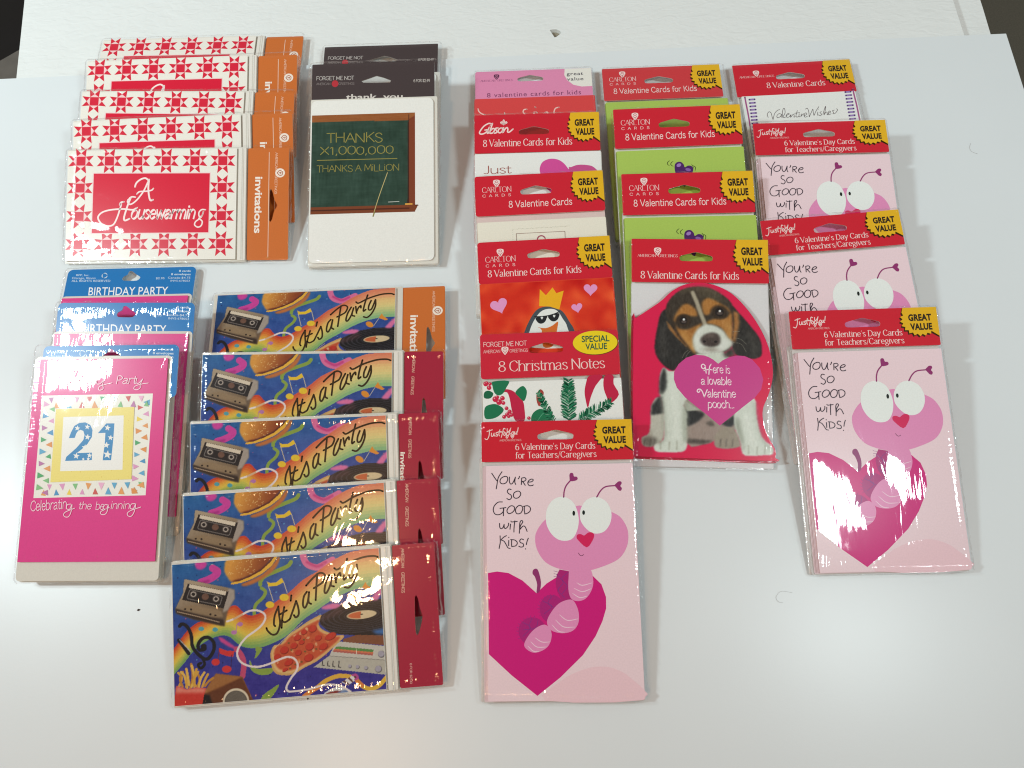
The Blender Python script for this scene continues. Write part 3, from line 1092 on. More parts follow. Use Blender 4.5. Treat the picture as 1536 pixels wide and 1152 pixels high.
def shelf_card(key, parent, draw, k=None, side='#d8d2c6', face='#efe9dc', inset=(0.0, 0.0), env='#dcd6ca', z_under=0.003, W=None, env_face=None, n_env=6, n_card=5, spread=0.0007, lean=(0, 0)):
    """envelope pile + pile of cards, the top card carrying the drawing"""
    cls, *_, t = POSE[key]
    W0, L = DIM[cls]
    H = 0.0337 if cls == 'kid' else 0.0284
    k = H + 0.001 if k is None else k
    paper_stack(key, parent, 0.0006, -0.0006, W0 - 0.0004, L - H + 0.0035, 0.0004, t - z_under, n_env, env, lean=lean)
    x0, x1 = inset[0], W0 - inset[1]
    if n_card > 1:
        paper_stack(key, parent, x0, 0.0006, x1, L - k, t - z_under + 0.0001, t - 0.0006, n_card, face, 'card_stack', spread, 0.0008, (lean[0], lean[1]), side)
    a = Art(W0, L, t)
    a.slab(rrect(x0, 0.0006, x1, L - k, 0.0008), t - 0.0005, t, face, side)
    draw(a)
    return a.build('front_card', parent)



# ------------------------------------------------------------------ caterpillar valentines
def draw_caterpillar(a, fwd):
    k1, k2, k3 = crop(720, 690, 7.68), crop(780, 690, 5.76), crop(720, 840, 5.236)
    a.use(lambda p: fwd(k3(p)))
    a.poly("500,1113 620,960 760,880 900,840 1040,850 1180,930 1270,1095", '#f0ccd4', sm=3)
    a.poly("59,115 130,102 220,112 330,170 440,268 520,190 590,145 700,95 800,95 880,122 950,190 985,290 985,380 955,480 900,600 800,750 620,930 440,1077 240,920 61,755", '#d20f7c')
    for c in ((560, 390, 98, 112), (405, 570, 110, 112)):
        a.ell(c[0], c[1], c[2], c[3], '#b01a78')
    a.poly("622,78 720,95 720,330 640,330 600,250 590,180 600,120", '#b01a74')
    lat = [[(600, 120), (650, 180), (610, 240), (660, 300)], [(690, 100), (640, 150), (680, 210), (640, 270)], [(490, 330), (560, 370), (500, 430)], [(560, 290), (530, 350), (600, 400), (540, 460)],
           [(330, 500), (390, 540), (330, 610)], [(400, 470), (380, 540), (440, 580), (370, 640)], [(450, 480), (430, 540), (330, 560)]]
    a.strokes(lat, 5, '#8a2f86')
    hr = [[(590 - 14, 90 + i * 22), (612 - 4, 98 + i * 20)] for i in range(3)]
    for cx, cy, r in ((560, 390, 100), (405, 570, 112)):
        for d in range(150, 290, 14):
            q = math.radians(d)
            hr.append([(cx + r * math.cos(q), cy + r * math.sin(q)), (cx + (r + 14) * math.cos(q + .06), cy + (r + 14) * math.sin(q + .06))])
    a.strokes(hr, 3, '#8a2f86', caps=False)
    pk = '#e692c0'
    a.poly("340,685 370,610 430,545 500,515 545,550 555,610 530,680 470,725 400,735", pk, sm=5)
    a.poly("690,315 735,330 768,410 765,500 720,560 640,580 555,560 520,500 545,430 610,350", pk, sm=5)
    a.poly("715,60 850,60 885,150 875,230 830,300 770,325 715,310 692,250 692,150", pk, sm=5)
    a.strokes([pts(q) for q in ("755,180 800,200 875,180", "735,225 800,250 870,225", "722,265 780,297 835,285", "618,435 680,478 765,465", "585,475 650,530 740,530", "558,515 610,565 660,572",
                                "425,620 480,652 545,650", "390,650 440,692 520,690", "368,685 410,725 455,728")], 7, '#f3cfe0', taper=True)
    a.poly("440,265 445,200 428,140 410,115 415,85 440,75 458,100 475,180 465,250", '#93306f', sm=4)
    a.use(lambda p: fwd(k2(p)))
    a.poly("130,690 150,610 225,515 360,430 500,395 540,395 700,410 800,447 870,490 920,570 935,650 922,740 870,830 780,890 600,955 480,965 340,945 220,890 150,790", pk, sm=5)
    a.poly("370,318 290,345 235,425 226,540 262,630 325,688 400,700 460,672 498,595 508,500 482,400 440,345", '#eef4f0', sm=5)
    a.poly("650,315 575,345 527,420 520,500 545,560 600,615 660,634 730,612 780,540 791,450 760,370 710,330", '#eef4f0', sm=5)
    a.ell(466, 460, 12, 22, '#0c1d17')
    a.ell(551, 453, 12, 20, '#0c1d17')
    st = '#93306f'
    a.strokes([pts("380,322 385,270 402,222 440,175"), pts("666,316 700,260 745,225 828,214")], 11, st)
    a.poly("440,182 432,150 433,120 448,109 464,116 470,140 492,142 502,156 490,174", st, sm=3)
    a.poly("822,212 838,192 855,178 876,178 882,194 870,217 883,236 874,258 855,255 840,238", st, sm=3)
    a.poly("576,755 500,692 488,665 496,645 525,640 552,652 570,640 592,625 622,624 640,645 628,690", '#d81c5c', sm=3)
    a.stroke("503,805 515,822 530,828 548,818", 5, '#6a3050')
    a.use(lambda p: fwd(k1(p)))
    w, ink = 10.5, '#2e2636'
    open_ = ["140,165 190,240 205,250", "258,145 215,215 200,290 190,345", "345,205 342,250 355,285 380,275 405,225 412,205", "412,205 405,260 415,290", "460,195 455,212 445,225",
             "485,215 482,260 480,290", "485,215 520,210 535,230 515,250 490,255", "495,255 510,275 525,298", "555,262 600,255 618,235 600,225 570,240 555,270 570,300 605,300 618,292",
             "362,350 335,345 318,370 330,395 360,415 365,445 340,468 312,455", "260,495 210,500 165,545 155,600 180,640 230,640 270,605 275,570", "232,570 300,560", "272,570 270,655",
             "513,545 512,590 518,625", "503,543 550,535 582,560 575,600 540,625 515,630", "225,745 228,790 245,805 265,790 278,755", "278,755 280,795 300,800 325,770 330,740",
             "352,750 345,810", "357,715 358,719", "402,712 393,780 390,842", "365,726 430,718", "452,855 458,800 470,760 492,728 488,710 470,712 458,745 456,800", "458,812 495,772 520,780 542,832",
             "230,888 232,960 225,1000 218,1035", "303,885 270,905 245,935 275,950 300,990 320,1025 345,1032", "330,940 328,1000", "330,903 331,907", "363,937 362,1000",
             "352,930 400,935 428,965 410,1000 363,1010", "500,930 475,920 455,945 470,965 495,975 498,1005 470,1015 445,1005", "555,910 540,950 532,985", "522,1033 523,1037"]
    a.strokes([pts(q) for q in open_], w, ink)
    for q in ("285,200 245,225 235,265 260,285 300,275 322,240 318,205", "425,370 395,390 388,425 405,448 440,445 468,415 470,385 450,368", "355,540 325,565 312,600 330,628 365,620 395,590 398,555 380,540",
              "455,532 420,560 410,600 430,630 470,620 492,580 488,545"):
        a.stroke(q, w, ink, closed=True)
    a.use(None)


GC = 'packs of caterpillar valentine cards'
C6L, C6W = DIM['cat'][1], DIM['cat'][0]
f6, i6 = quad_map([(723, 634), (949, 626), (731, 1057), (967.5, 1050)], [(0, C6L), (C6W, C6L), (0.0035, 0), (C6W, 0)])


def teacher_deco(a):
    title(a, 22.4, 7.4, 4.3, "6 Valentine's Day Cards", 52.8)
    title(a, 22.4, 2.0, 4.3, "for Teachers/Caregivers", 53.4)
    # hand-lettered Just for You!
    g = lambda s_: [(x * 100 / 1392.0 - 5.6, (475 - y) / 13.92) for x, y in pts(s_)]
    for s_ in ("110,265 130,272 148,240 155,185", "130,200 160,190 180,185", "172,215 170,240 185,242 195,215", "196,215 196,240 204,238", "232,212 215,212 216,226 228,230 226,242 210,242", "250,185 240,225 246,242",
               "232,205 262,202", "300,180 285,175 274,215 262,255", "255,208 290,205", "292,212 284,228 292,240 304,226 298,212 292,212", "310,242 314,214 328,212", "318,178 318,205 335,200 352,172", "352,172 338,215 318,262 306,252 330,232 360,222",
               "368,205 358,220 366,234 378,220 374,206 368,205", "386,206 384,230 398,222 402,204 402,230", "420,170 412,212", "408,226 409,229"):
        a.stroke(g(s_), 0.52, WHT, up=False)
    a.pen(12, 13.2, 1.2, 'AMERICAN GREETINGS', '#eab8b4', 14.5, 'plain', 0.8)
    rose(a, 20.6, 16.2, 1.25, WHT, '#b82030')


def caterpillar_pack(key, label):
    cls, *_, t = POSE[key]
    p = new_pack(key, label, GC)
    hd = title_header(key, p, 26.0, teacher_deco, (49.2, 16.6, 23.6, 5.6))
    shelf_card(key, p, lambda a: draw_caterpillar(a, f6), 0.0312, '#dcc0c0', '#f0d7dd', (0.0030, 0.0010), '#e0dad6', 0.0034, n_env=5, n_card=6, spread=0.0004, lean=(-0.0026, -0.0006))
    shrink_wrap(key, p, -0.0008, -0.0014, C6W + 0.0006, C6L + 0.001, t)
    return p


caterpillar_pack('C6', "caterpillar card pack lowest in its column beside the puppy pack, whole face uncovered, no glare")
copy_pack('C6', 'V2', "caterpillar card pack just under the Valentine Wishes pack, its words cut off at with", GC)
copy_pack('C6', 'V3', "caterpillar card pack between two others alike, its words showing only as far as Good", GC)
copy_pack('C6', 'V4', "caterpillar card pack lowest of the rightmost column, a white glare over its heart", GC)


# ------------------------------------------------------------------ puppy valentine
G4W, G4L = DIM['kid']
f4, i4 = quad_map([(949, 360.4), (1153.4, 359), (950.3, 699.4), (1158, 699.4)], [(0, G4L), (G4W, G4L), (0, 0), (G4W, 0)])
kA, kB, kO = crop(960, 420, 7.68), crop(960, 540, 7.2), crop(920, 340, 3.033)
PUP_OUT = pts("96,455 108,432 150,402 220,352 270,305 330,273 400,264 470,276 540,312 600,372 650,442 690,522 712,600 718,680 700,760 672,830 672,890 690,950 722,1010 722,1046 706,1062 300,1056 112,1052 96,1030", kO)


def paint_puppy():
    out = f4(smooth(PUP_OUT, 5, True))
    x0, y0 = out.min(0)
    x1, y1 = out.max(0)
    g = Paint(x0, y0, x1, y1, 260, 400, i4)
    fur = g.noise(1, 3)
    g.img[:] = (222, 26, 78)
    A, B = kA, kB
    wht, drk = (212, 220, 208), (44, 46, 46)
    # hind legs, belly
    g.poly("205,430 130,530 110,800 30,860 40,940 110,960 190,930 260,850 265,600", (190, 190, 176), 1, 3, fn=B)
    g.poly("480,400 840,500 1060,560 1020,760 870,760 790,880 680,920 500,910", (158, 142, 132), 1, 3, fn=B)
    g.poly("485,560 600,565 690,600 620,680 540,725 495,720", drk, 2, 3, fn=B)
    g.poly("860,700 1015,600 1030,690 950,740", drk, 2, fn=B)
    g.poly("700,690 760,670 800,720 740,730", (90, 82, 74), 2, fn=B)
    g.poly("500,860 780,880 680,920 500,912", (84, 76, 70), 2, fn=B)
    g.poly("785,890 800,820 880,740 1000,750 1060,890 1050,940 930,962 812,950", (156, 146, 130), 1, 3, fn=B)
    for x in (860, 920, 985):
        g.stroke(((x, 860), (x - 8, 940)), .9, (66, 60, 54), fn=B, blur=1)
    for x in (60, 120, 165):
        g.stroke(((x, 880), (x - 6, 945)), 1.0, (70, 66, 60), fn=B, blur=1)
    g.poly("40,870 100,850 180,860 190,925 110,955 45,935", (96, 92, 84), 3, 3, a=0.7, fn=B)
    # front legs and chest
    g.poly("222,210 262,112 370,150 700,-60 900,-40 940,60 500,450 505,600 498,760 505,900 500,960 450,1005 260,1012 170,1000 163,935 255,880 262,700 245,520 220,380", wht, 1, 3, fn=B)
    g.poly("1020,560 1215,420 1240,620 1290,830 1400,935 1400,1010 1320,1022 1110,1030 1070,950 1060,880 1005,720", wht, 1, 3, fn=B)
    g.poly("480,460 640,560 500,575", (176, 182, 166), 1, fn=B)
    g.poly("470,500 505,600 498,760 505,900 470,900 450,700", (158, 168, 150), 3, a=0.6, fn=B)
    g.poly("1010,700 1060,880 1100,900 1060,700 1050,620", (150, 158, 142), 3, a=0.7, fn=B)
    g.poly("225,210 270,112 292,220 288,330 240,405 212,360", (52, 56, 54), 2, 3, fn=B)
    g.poly("205,430 242,420 262,600 125,625 135,520", (48, 52, 52), 2, fn=B)
    for c in ((230, 930), (320, 940), (400, 930), (1150, 960), (1240, 970), (1320, 960)):
        g.stroke(((c[0], c[1] - 40), (c[0] - 4, c[1] + 50)), .9, (140, 138, 120), fn=B, blur=1)
    for q, w_ in (("232,380 250,520 266,700 262,860 200,920", 5), ("1030,640 1075,880 1090,960", 5), ("495,500 500,700 500,880", 5), ("1225,470 1250,680 1300,860 1390,960", 4)):
        g.stroke(q, w_, (150, 156, 140), fn=B, a=.55, blur=3)
    g.stroke("360,300 385,600 390,860", 7, (232, 238, 228), fn=B, a=.6, blur=4)
    g.stroke("1130,600 1170,800 1210,920", 7, (232, 238, 228), fn=B, a=.6, blur=4)
    # ears
    g.poly("245,430 310,370 360,480 430,640 570,790 640,890 500,960 410,1060 370,1075 270,1010 190,890 180,760 210,580", (42, 42, 40), 1, 3, fn=A)
    g.poly("1050,320 1140,400 1260,540 1370,690 1392,830 1370,900 1280,925 1200,900 1110,890 1050,780 1070,600", (44, 43, 40), 1, 3, fn=A)
    # head
    g.poly("322,300 400,200 480,145 560,115 680,100 800,115 900,160 1010,235 1070,330 1068,520 1062,720 1040,800 950,860 800,880 640,890 560,790 430,650 340,510 305,420", (58, 51, 42), 1, 3, fn=A)
    g.poly("640,120 800,125 940,200 1000,290 900,280 760,220 700,260", (84, 76, 58), 5, a=0.7, fn=A)
    tan = (172, 118, 58)
    g.poly("395,490 420,425 490,325 560,305 640,360 665,440 600,445 520,430 450,455 415,520", tan, 2, 3, fn=A)
    g.poly("400,520 450,590 560,600 640,560 720,530 660,620 620,700 640,880 560,800 470,690", tan, 2, 3, fn=A)
    g.poly("715,310 750,245 820,235 940,300 1010,340 1040,400 960,345 860,345 800,420 740,420", tan, 2, 3, fn=A)
    g.poly("760,520 860,470 990,460 1050,390 1062,560 1058,720 1010,690 940,580 850,540", tan, 2, 3, fn=A)
    g.poly("560,600 660,570 640,640 610,680", (150, 96, 44), 4, a=0.8, fn=A)
    g.poly("310,500 350,545 445,670 555,795 540,805 420,690 330,585", (150, 104, 56), 1, fn=A)
    g.poly("390,470 420,620 560,790 600,870 540,800 440,680 380,560", (40, 32, 24), 2, a=0.8, fn=A)
    g.poly("1068,370 1130,395 1142,520 1112,650 1085,750 1058,700 1070,540", (162, 112, 62), 2, fn=A)
    g.stroke("1062,360 1075,520 1060,700", 1.2, (50, 40, 30), fn=A, blur=1)
    g.stroke("612,170 655,270 695,390 730,480 760,560", 6.0, (168, 160, 138), fn=A, blur=1)
    g.poly("735,545 850,545 950,600 1010,680 1062,740 1035,800 940,855 820,878 700,885 625,830 608,720 650,620", (208, 214, 202), 2, 3, fn=A)
    g.poly("690,820 830,855 960,830 830,800", (150, 142, 130), 3, a=0.8, fn=A)
    g.poly("640,880 700,880 960,850 1000,930 900,1010 700,960", (206, 214, 200), 1, fn=A)
    g.poly("950,870 1060,790 1100,890 980,920", (70, 68, 62), 3, fn=A)
    g.poly("690,725 730,665 830,632 905,655 925,735 885,785 800,795 725,775", (72, 62, 58), 2, 3, fn=A)
    g.poly("720,670 830,640 890,665 800,690", (112, 98, 90), 3, a=0.8, fn=A)
    g.ell(740, 735, 18, 14, (30, 24, 24), fn=A, sc=7.68)
    g.ell(872, 735, 18, 14, (30, 24, 24), fn=A, sc=7.68)
    for ex, ey, r in ((505, 497, 56), (915, 392, 64)):
        g.ell(ex, ey, r * 1.45, r * 1.25, (52, 40, 28), fn=A, sc=7.68, soft=0.5)
        g.ell(ex, ey, r * .8, r * .78, (28, 22, 20), fn=A, sc=7.68)
        g.ell(ex + 6, ey + 14, r * .5, r * .3, (86, 76, 72), fn=A, sc=7.68, soft=0.6)
        g.ell(ex + 6, ey - 12, 13, 13, (235, 240, 238), fn=A, sc=7.68, soft=0.6)
    for q, w_, c_, a_ in (("300,560 270,700 290,900", 8, (74, 72, 68), .6), ("1240,620 1310,760 1300,880", 8, (76, 74, 68), .6), ("480,160 620,120 760,120 900,180", 6, (104, 94, 74), .6), ("690,600 660,700 690,800", 5, (236, 240, 232), .7), ("980,720 960,780 900,830", 5, (238, 240, 234), .7), ("500,640 560,740 600,820", 4, (216, 170, 96), .6), ("1000,520 1030,600 1030,680", 4, (214, 170, 104), .6)):
        g.stroke(q, w_, c_, fn=A, a=a_, blur=4)
    lum = g.img.mean(-1, keepdims=True)
    pup = (np.abs(g.img - np.array((222, 26, 78))).sum(-1, keepdims=True) > 30)
    g.img = g.img + pup * (fur[..., None] * np.where(lum > 120, 2.6, 4.0))
    for q in ("560,840 520,870 490,930", "580,850 545,890 520,950", "1070,690 1150,700 1220,760", "1070,740 1160,760 1215,850", "1060,620 1110,610 1140,612"):
        g.stroke(q, 0.5, (170, 168, 150), a=0.6, fn=A)
    ins = g.mpoly(i4(out)) > 0.5
    return g, ins, (x0, y0, x1, y1), out


def american_deco(text, x, w, y=2.6, cap=5.4):
    def f(a):
        american_logo(a, 4.5, 17.4, 29.5)
        title(a, x, y, cap, text, w)
    return f


GV = 'valentine card packs with red hanging headers'
pk = new_pack('G4', 'puppy valentine pack, a beagle pup behind a magenta heart on a red die-cut card', GV)
title_header('G4', pk, 30.0, american_deco('8 Valentine Cards for Kids', 6.7, 71.6))
T4 = POSE['G4'][5]
paper_stack('G4', pk, 0.0004, -0.0008, G4W - 0.0002, G4L - 0.0325, 0.0004, T4 - 0.0042, 5, '#dfdfe0')
g, ins, rc, out = paint_puppy()
for i in range(4):
    a = Art(G4W, G4L, 0)
    q = out + np.array([-0.0011 + 0.00028 * i, -0.0016 + 0.0004 * i])
    a.slab(q, T4 - 0.0041 + i * 0.0008, T4 - 0.00345 + i * 0.0008, '#c01a3c', '#a41634')
    if i < 3:
        b = a.build('card', pk)
        continue
    a.slab(out, T4 - 0.0008, T4, '#de1a4e', '#b0183a')
    a.grid(*rc, g.img, ins)
    a.use(lambda p: f4(kB(p)))
    hp = "840,62 790,20 740,-8 690,-25 600,-30 500,5 420,75 372,160 370,240 400,325 490,432 600,520 720,612 850,720 980,615 1100,515 1220,420 1290,330 1315,220 1280,100 1200,10 1120,-25 1040,-30 960,-12 890,22"
    a.poly(hp, '#cf4590')
    wt = '#fbe6ee'
    a.strokes([pts("712,165 705,110 700,85 680,70 662,85 668,110 690,118 700,95"), pts("765,68 748,100 740,180"), pts("690,138 735,125 772,128")], 11, wt)
    a.pen(782, 162, 82, 'ere is', wt, 184, 'nib', 1.0, flip=-1, jitter=0.25)
    a.pen(655, 285, 82, 'a lovable', wt, 322, 'nib', 1.0, flip=-1, jitter=0.25)
    a.strokes([pts("690,420 670,365 650,340 625,340 615,360 630,372 645,355"), pts("690,420 705,380 722,340")], 11, wt)
    a.pen(722, 420, 82, 'alentine', wt, 300, 'nib', 1.0, flip=-1, jitter=0.25)
    a.pen(725, 532, 82, 'pooch...', wt, 282, 'nib', 1.0, flip=-1, jitter=0.25)
    a.use(None)
    a.build('front_card', pk)
shrink_wrap('G4', pk, -0.0006, -0.0016, G4W + 0.0006, G4L + 0.0006, T4)


# ------------------------------------------------------------------ the other valentine packs
def carlton_deco(text, x, w, serif=False, cap=5.2, y=6.2, ly=17.6):
    def f(a):
        carlton_logo(a, 5.6, ly, 23)
        title(a, x, y, cap, text, w, serif)
    return f


fw, iv = {}, {}
for k_ in POSE:
    fw[k_], iv[k_] = plane_map(k_)


def draw_green(a, heart=True):
    f = fw['G2']
    k = crop(890, 80, 3.6)
    a.use(lambda p: f(k(p)))
    if heart:
        cx, cy = 0, 0
        a.poly("440,602 452,588 472,586 488,600 494,615 512,606 532,610 540,628 530,655 508,690 494,720 470,700 452,668 440,632", '#4a1c66', sm=4)
        a.ell(462, 604, 13, 9, '#a07cc0', -0.4)
        a.ell(512, 628, 15, 8, '#8a62ac', 0.2)
        a.strokes([pts("413,579 402,588 400,598 412,608"), pts("432,582 420,592 419,602 432,611"), pts("540,606 551,616 549,636"), pts("530,600 538,610 540,622")], 4, '#38461e', taper=True)
    a.use(None)


GN = '#abc95c'
GG = 'green kids valentine packs with red headers'
p = new_pack('G2', 'middle green valentine pack of the three, purple heart top showing below its red header', GG)
title_header('G2', p, 30.0, carlton_deco('8 Valentine Cards for Kids', 8.5, 70))
shelf_card('G2', p, draw_green, 0.0365, '#98b044', GN, (0.0008, 0.0002), '#e2e4da', 0.004, n_env=4, n_card=5)
shrink_wrap('G2', p, -0.0004, -0.0012, 0.1021, 0.1700, POSE['G2'][5])
copy_pack('G2', 'G3', 'green valentine pack directly behind the puppy pack, lowest of the three green ones', GG)
p = new_pack('G1', 'green valentine pack furthest back of the three, no heart visible, red header with painted haze', GG)
title_header('G1', p, 30.0, carlton_deco('8 Valentine Cards for Kids', 8.5, 70), col='#d03a40')  # paler red: light washing over the film is put into the colour
shelf_card('G1', p, lambda a: None, 0.0365, '#98b044', GN, (0.0008, -0.003), '#e2e4da', 0.004, n_env=4, n_card=5)
shrink_wrap('G1', p, -0.0004, -0.0012, 0.1051, 0.1700, POSE['G1'][5])


# pink header over a red card
def pink_deco(a):
    a.pen(4.5, 20.2, 1.9, 'AMERICAN  GREETINGS', '#7c3f66', 28, 'serif', 0.75)
    rose(a, 18.4, 24.6, 2.4, '#5a2c4c', '#d98aae')
    a.poly([(100 + 0 * 1, 12.8)] + [(100 - 24 + 24 * (1 - math.cos(math.radians(d))) * 0.98 if d < 90 else 100, 0) for d in ()] + [(91, 12.6), (84, 14.5), (79, 19), (76.6, 24), (77.2, 29.9), (99.9, 29.9)], '#ecebe2')
    a.block(78.6, 23.6, 3.2, 'great', '#4a4550', 14.2, 0.012, 1.1)
    a.block(78.6, 18.6, 3.2, 'value', '#4a4550', 14.2, 0.012, 1.1)
    a.block(10, 5.4, 4.4, '8 valentine cards for kids', '#7a3a62', 80, 0.0, 1.12)


def draw_pink(a):
    a.use(lambda q: fw['C1'](crop(700, 90, 7.314)(q)))
    a.strokes([pts("125,535 135,565 165,590 200,600"), pts("660,540 630,545 620,570 640,600 660,640"), pts("750,515 757,520"), pts("740,570 738,600"), pts("760,570 775,578"), pts("860,575 885,572 895,590"), pts("1012,518 975,530 958,570 965,620"), pts("415,578 418,600")], 13, '#f6c9c0')
    a.use(None)


p = new_pack('C1', 'pink headed valentine pack furthest back in its column, red card beneath', GV)
title_header('C1', p, 30.0, pink_deco, (47.4, 22.2, 22, 5.2), '#e48fb6', False, 0.002)
shelf_card('C1', p, draw_pink, 0.0300, '#b83a3c', '#dd4747', (-0.0006, -0.0012), '#d8c8c4', 0.0034)
shrink_wrap('C1', p, -0.0008, -0.0012, 0.1027, 0.1700, POSE['C1'][5])


def gibson_deco(a):
    g = lambda s_: [((x - 85) / 13.85, 30 - (y - 590) / 15.2) for x, y in pts(s_)]
    for s_ in ("270,692 240,690 190,720 148,775 140,805 165,815 205,800 235,765 200,768", "248,735 225,800 236,805 250,785", "285,690 255,790 262,808 290,800 308,765 290,750 270,770", "345,745 318,752 325,775 335,795 310,808 300,800",
               "380,745 352,765 348,795 368,805 392,785 396,755 380,745", "408,745 398,805 425,760 448,745 455,770 450,795 470,800 512,765", "262,712 266,716"):
        a.stroke(g(s_), 1.05, WHT, up=False)
    for s_ in ("410,648 402,672 410,712 418,672 410,648", "402,690 385,675 376,685 384,695", "420,690 436,675 446,685 438,695", "392,700 428,700"):
        a.stroke(g(s_), 0.8, WHT, up=False)
    title(a, 6.7, 5.2, 5.8, '8 Valentine Cards for Kids', 71)


def draw_just(a):
    a.use(lambda q: fw['C2'](crop(690, 80, 3.839)(q)))
    a.pen(135, 695, 46, 'Just', '#9c4a40', 162, 'plain', 0.55, flip=-1, ang=0.03)
    a.poly("462,690 462,650 480,622 520,607 565,612 600,635 628,668 640,655 680,642 730,643 770,655 800,700 780,800 640,860 500,780", '#d64f9c', sm=4)
    a.poly("628,668 640,655 680,642 730,643 770,655 800,700 780,800 690,800", '#c9528e', sm=3)
    a.use(None)


p = new_pack('C2', 'white valentine pack with the word Just and half a pink heart', GV)
title_header('C2', p, 30.0, gibson_deco, (47.5, 16.8, 24, 5.6))
shelf_card('C2', p, draw_just, 0.0348, '#d6d2ca', '#eceeea', (0.0, 0.0), '#d8d4ca')
shrink_wrap('C2', p, -0.0008, -0.0012, 0.1021, 0.1700, POSE['C2'][5])


def draw_cream(a):
    a.use(lambda q: fw['C3'](crop(700, 320, 5.76)(q)))
    rnd = random.Random(3)
    for i in range(46):
        x = 395 + i * 10.9
        y = 138 - i * 0.62 + rnd.uniform(-3, 3)
        a.ell(x, y, 2.2, 2.2, '#9aa08c', n=6)
    for i in range(8):
        a.ell(398 + rnd.uniform(-2, 2), 150 + i * 16, 2, 2, '#9aa08c', n=6)
    a.strokes([[(436, 330), (428, 176)], [(428, 176), (848, 156)], [(848, 156), (856, 320)]], 3.2, '#8a6a64', sm=0)
    a.stroke(ellipse(645, 226, 34, 32, 0, 20), 9, '#a23a5c', sm=0)
    a.use(None)


p = new_pack('C3', 'cream valentine pack with a thin ruled box on its card, red header tilted above it', GV)
title_header('C3', p, 30.0, carlton_deco('8 Valentine Cards', 25.8, 49, cap=5.2, y=5.6), rr=0.002)
shelf_card('C3', p, draw_cream, 0.0395, '#cfc8b6', '#ece8d8', (0.001, 0.0004), '#e6cfca')
shrink_wrap('C3', p, -0.0008, -0.0012, 0.1021, 0.1700, POSE['C3'][5])


def draw_penguin(a):
    f, inv = fw['C4'], iv['C4']
    W, L = DIM['kid']
    g = Paint(0.0006, 0.055, W - 0.0006, L - 0.0343, 150, 120, inv)
    n = g.noise(5, 5)
    n = g.soft(n, 4)
    n /= n.std()
    n2 = g.noise(3, 3)
    g.img[:] = (222, 58, 28)
    g.img += n[..., None] * np.array((7, 12, 6)) + n2[..., None] * np.array((1.2, 1.6, .8))
    k = crop(700, 320, 5.76)
    g.poly("470,1040 520,930 590,820 690,770 800,790 880,870 950,1000 990,1150 460,1150", (238, 96, 30), 3, 3, a=0.7, fn=k)
    a.grid(*g.rect, g.img)
    a.use(lambda q: f(k(q)))
    a.poly("480,1150 500,1025 545,920 590,850 640,815 710,805 790,825 840,860 890,940 930,1010 950,1150", '#46525a', sm=4)
    a.poly("520,1150 542,1025 580,930 640,850 710,825 780,840 830,910 870,985 882,1150", '#e9efea', sm=4)
    a.poly("632,655 685,708 742,640 775,690 838,668 800,832 720,806 626,802", '#efb41e')
    a.poly("612,985 680,992 740,970 788,935 785,985 770,1060 740,1150 660,1150 648,1010", '#d9702a', sm=3)
    ink = '#1c2226'
    a.stroke("588,893 640,892 700,885 760,868 800,850", 9, ink)
    a.poly("598,900 690,885 690,910 672,942 640,954 612,940", ink, sm=3)
    a.poly("706,885 795,862 797,895 778,925 745,934 718,918", ink, sm=3)
    a.heart(650, 906, 20, -26, '#e4ece8', 0)
    a.heart(756, 890, 20, -26, '#e4ece8', 0)
    for x, y, w, h, r in ((285, 808, 150, -130, -0.35), (1070, 665, 118, -104, 0), (955, 822, 95, -84, -0.2)):
        a.heart(x, y, w, h, '#e59ccc', r)
    a.use(None)


p = new_pack('C4', 'orange red valentine pack with a crowned penguin in sunglasses', GV)
title_header('C4', p, 30.0, carlton_deco('8 Valentine Cards for Kids', 7, 70, True, 5.2, 4.9, 15.4), hole=(49.5, 19.6, 24, 5.4), rr=0.0024)
shelf_card('C4', p, draw_penguin, 0.0338, '#b8402a', '#dc4226', (0.001, -0.0002), '#d8c4bc')
shrink_wrap('C4', p, -0.0008, -0.0012, 0.1021, 0.1700, POSE['C4'][5])


def xmas_deco(a):
    a.pen(2.3, 21.6, 3.1, 'FORGET ME NOT', '#f0d0cc', 31.5, 'plain', 0.72)
    a.pen(2.3, 17.3, 2.1, 'AMERICAN', '#f0c8c4', 12.2, 'plain', 0.7)
    a.pen(21.2, 17.3, 2.1, 'GREETINGS', '#f0c8c4', 13.2, 'plain', 0.7)
    rose(a, 17.9, 18.6, 2.6, WHT, '#b82030')
    a.pen(12.8, 4.6, 6.9, '8 Christmas Notes', '#f7dcd6', 76.5, 'serif', 0.72)
    a.ell(83.4, 21.6, 16.4, 8.2, '#5a3010', n=40)
    a.ell(83.2, 21.8, 16.1, 8.0, '#efd41c', n=40)
    a.block(73.6, 22.4, 4.3, 'SPECIAL', '#1e5a44', 20.0, 0.022, 1.0)
    a.block(76.0, 17.2, 4.3, 'VALUE', '#1e5a44', 15.6, 0.022, 1.0)


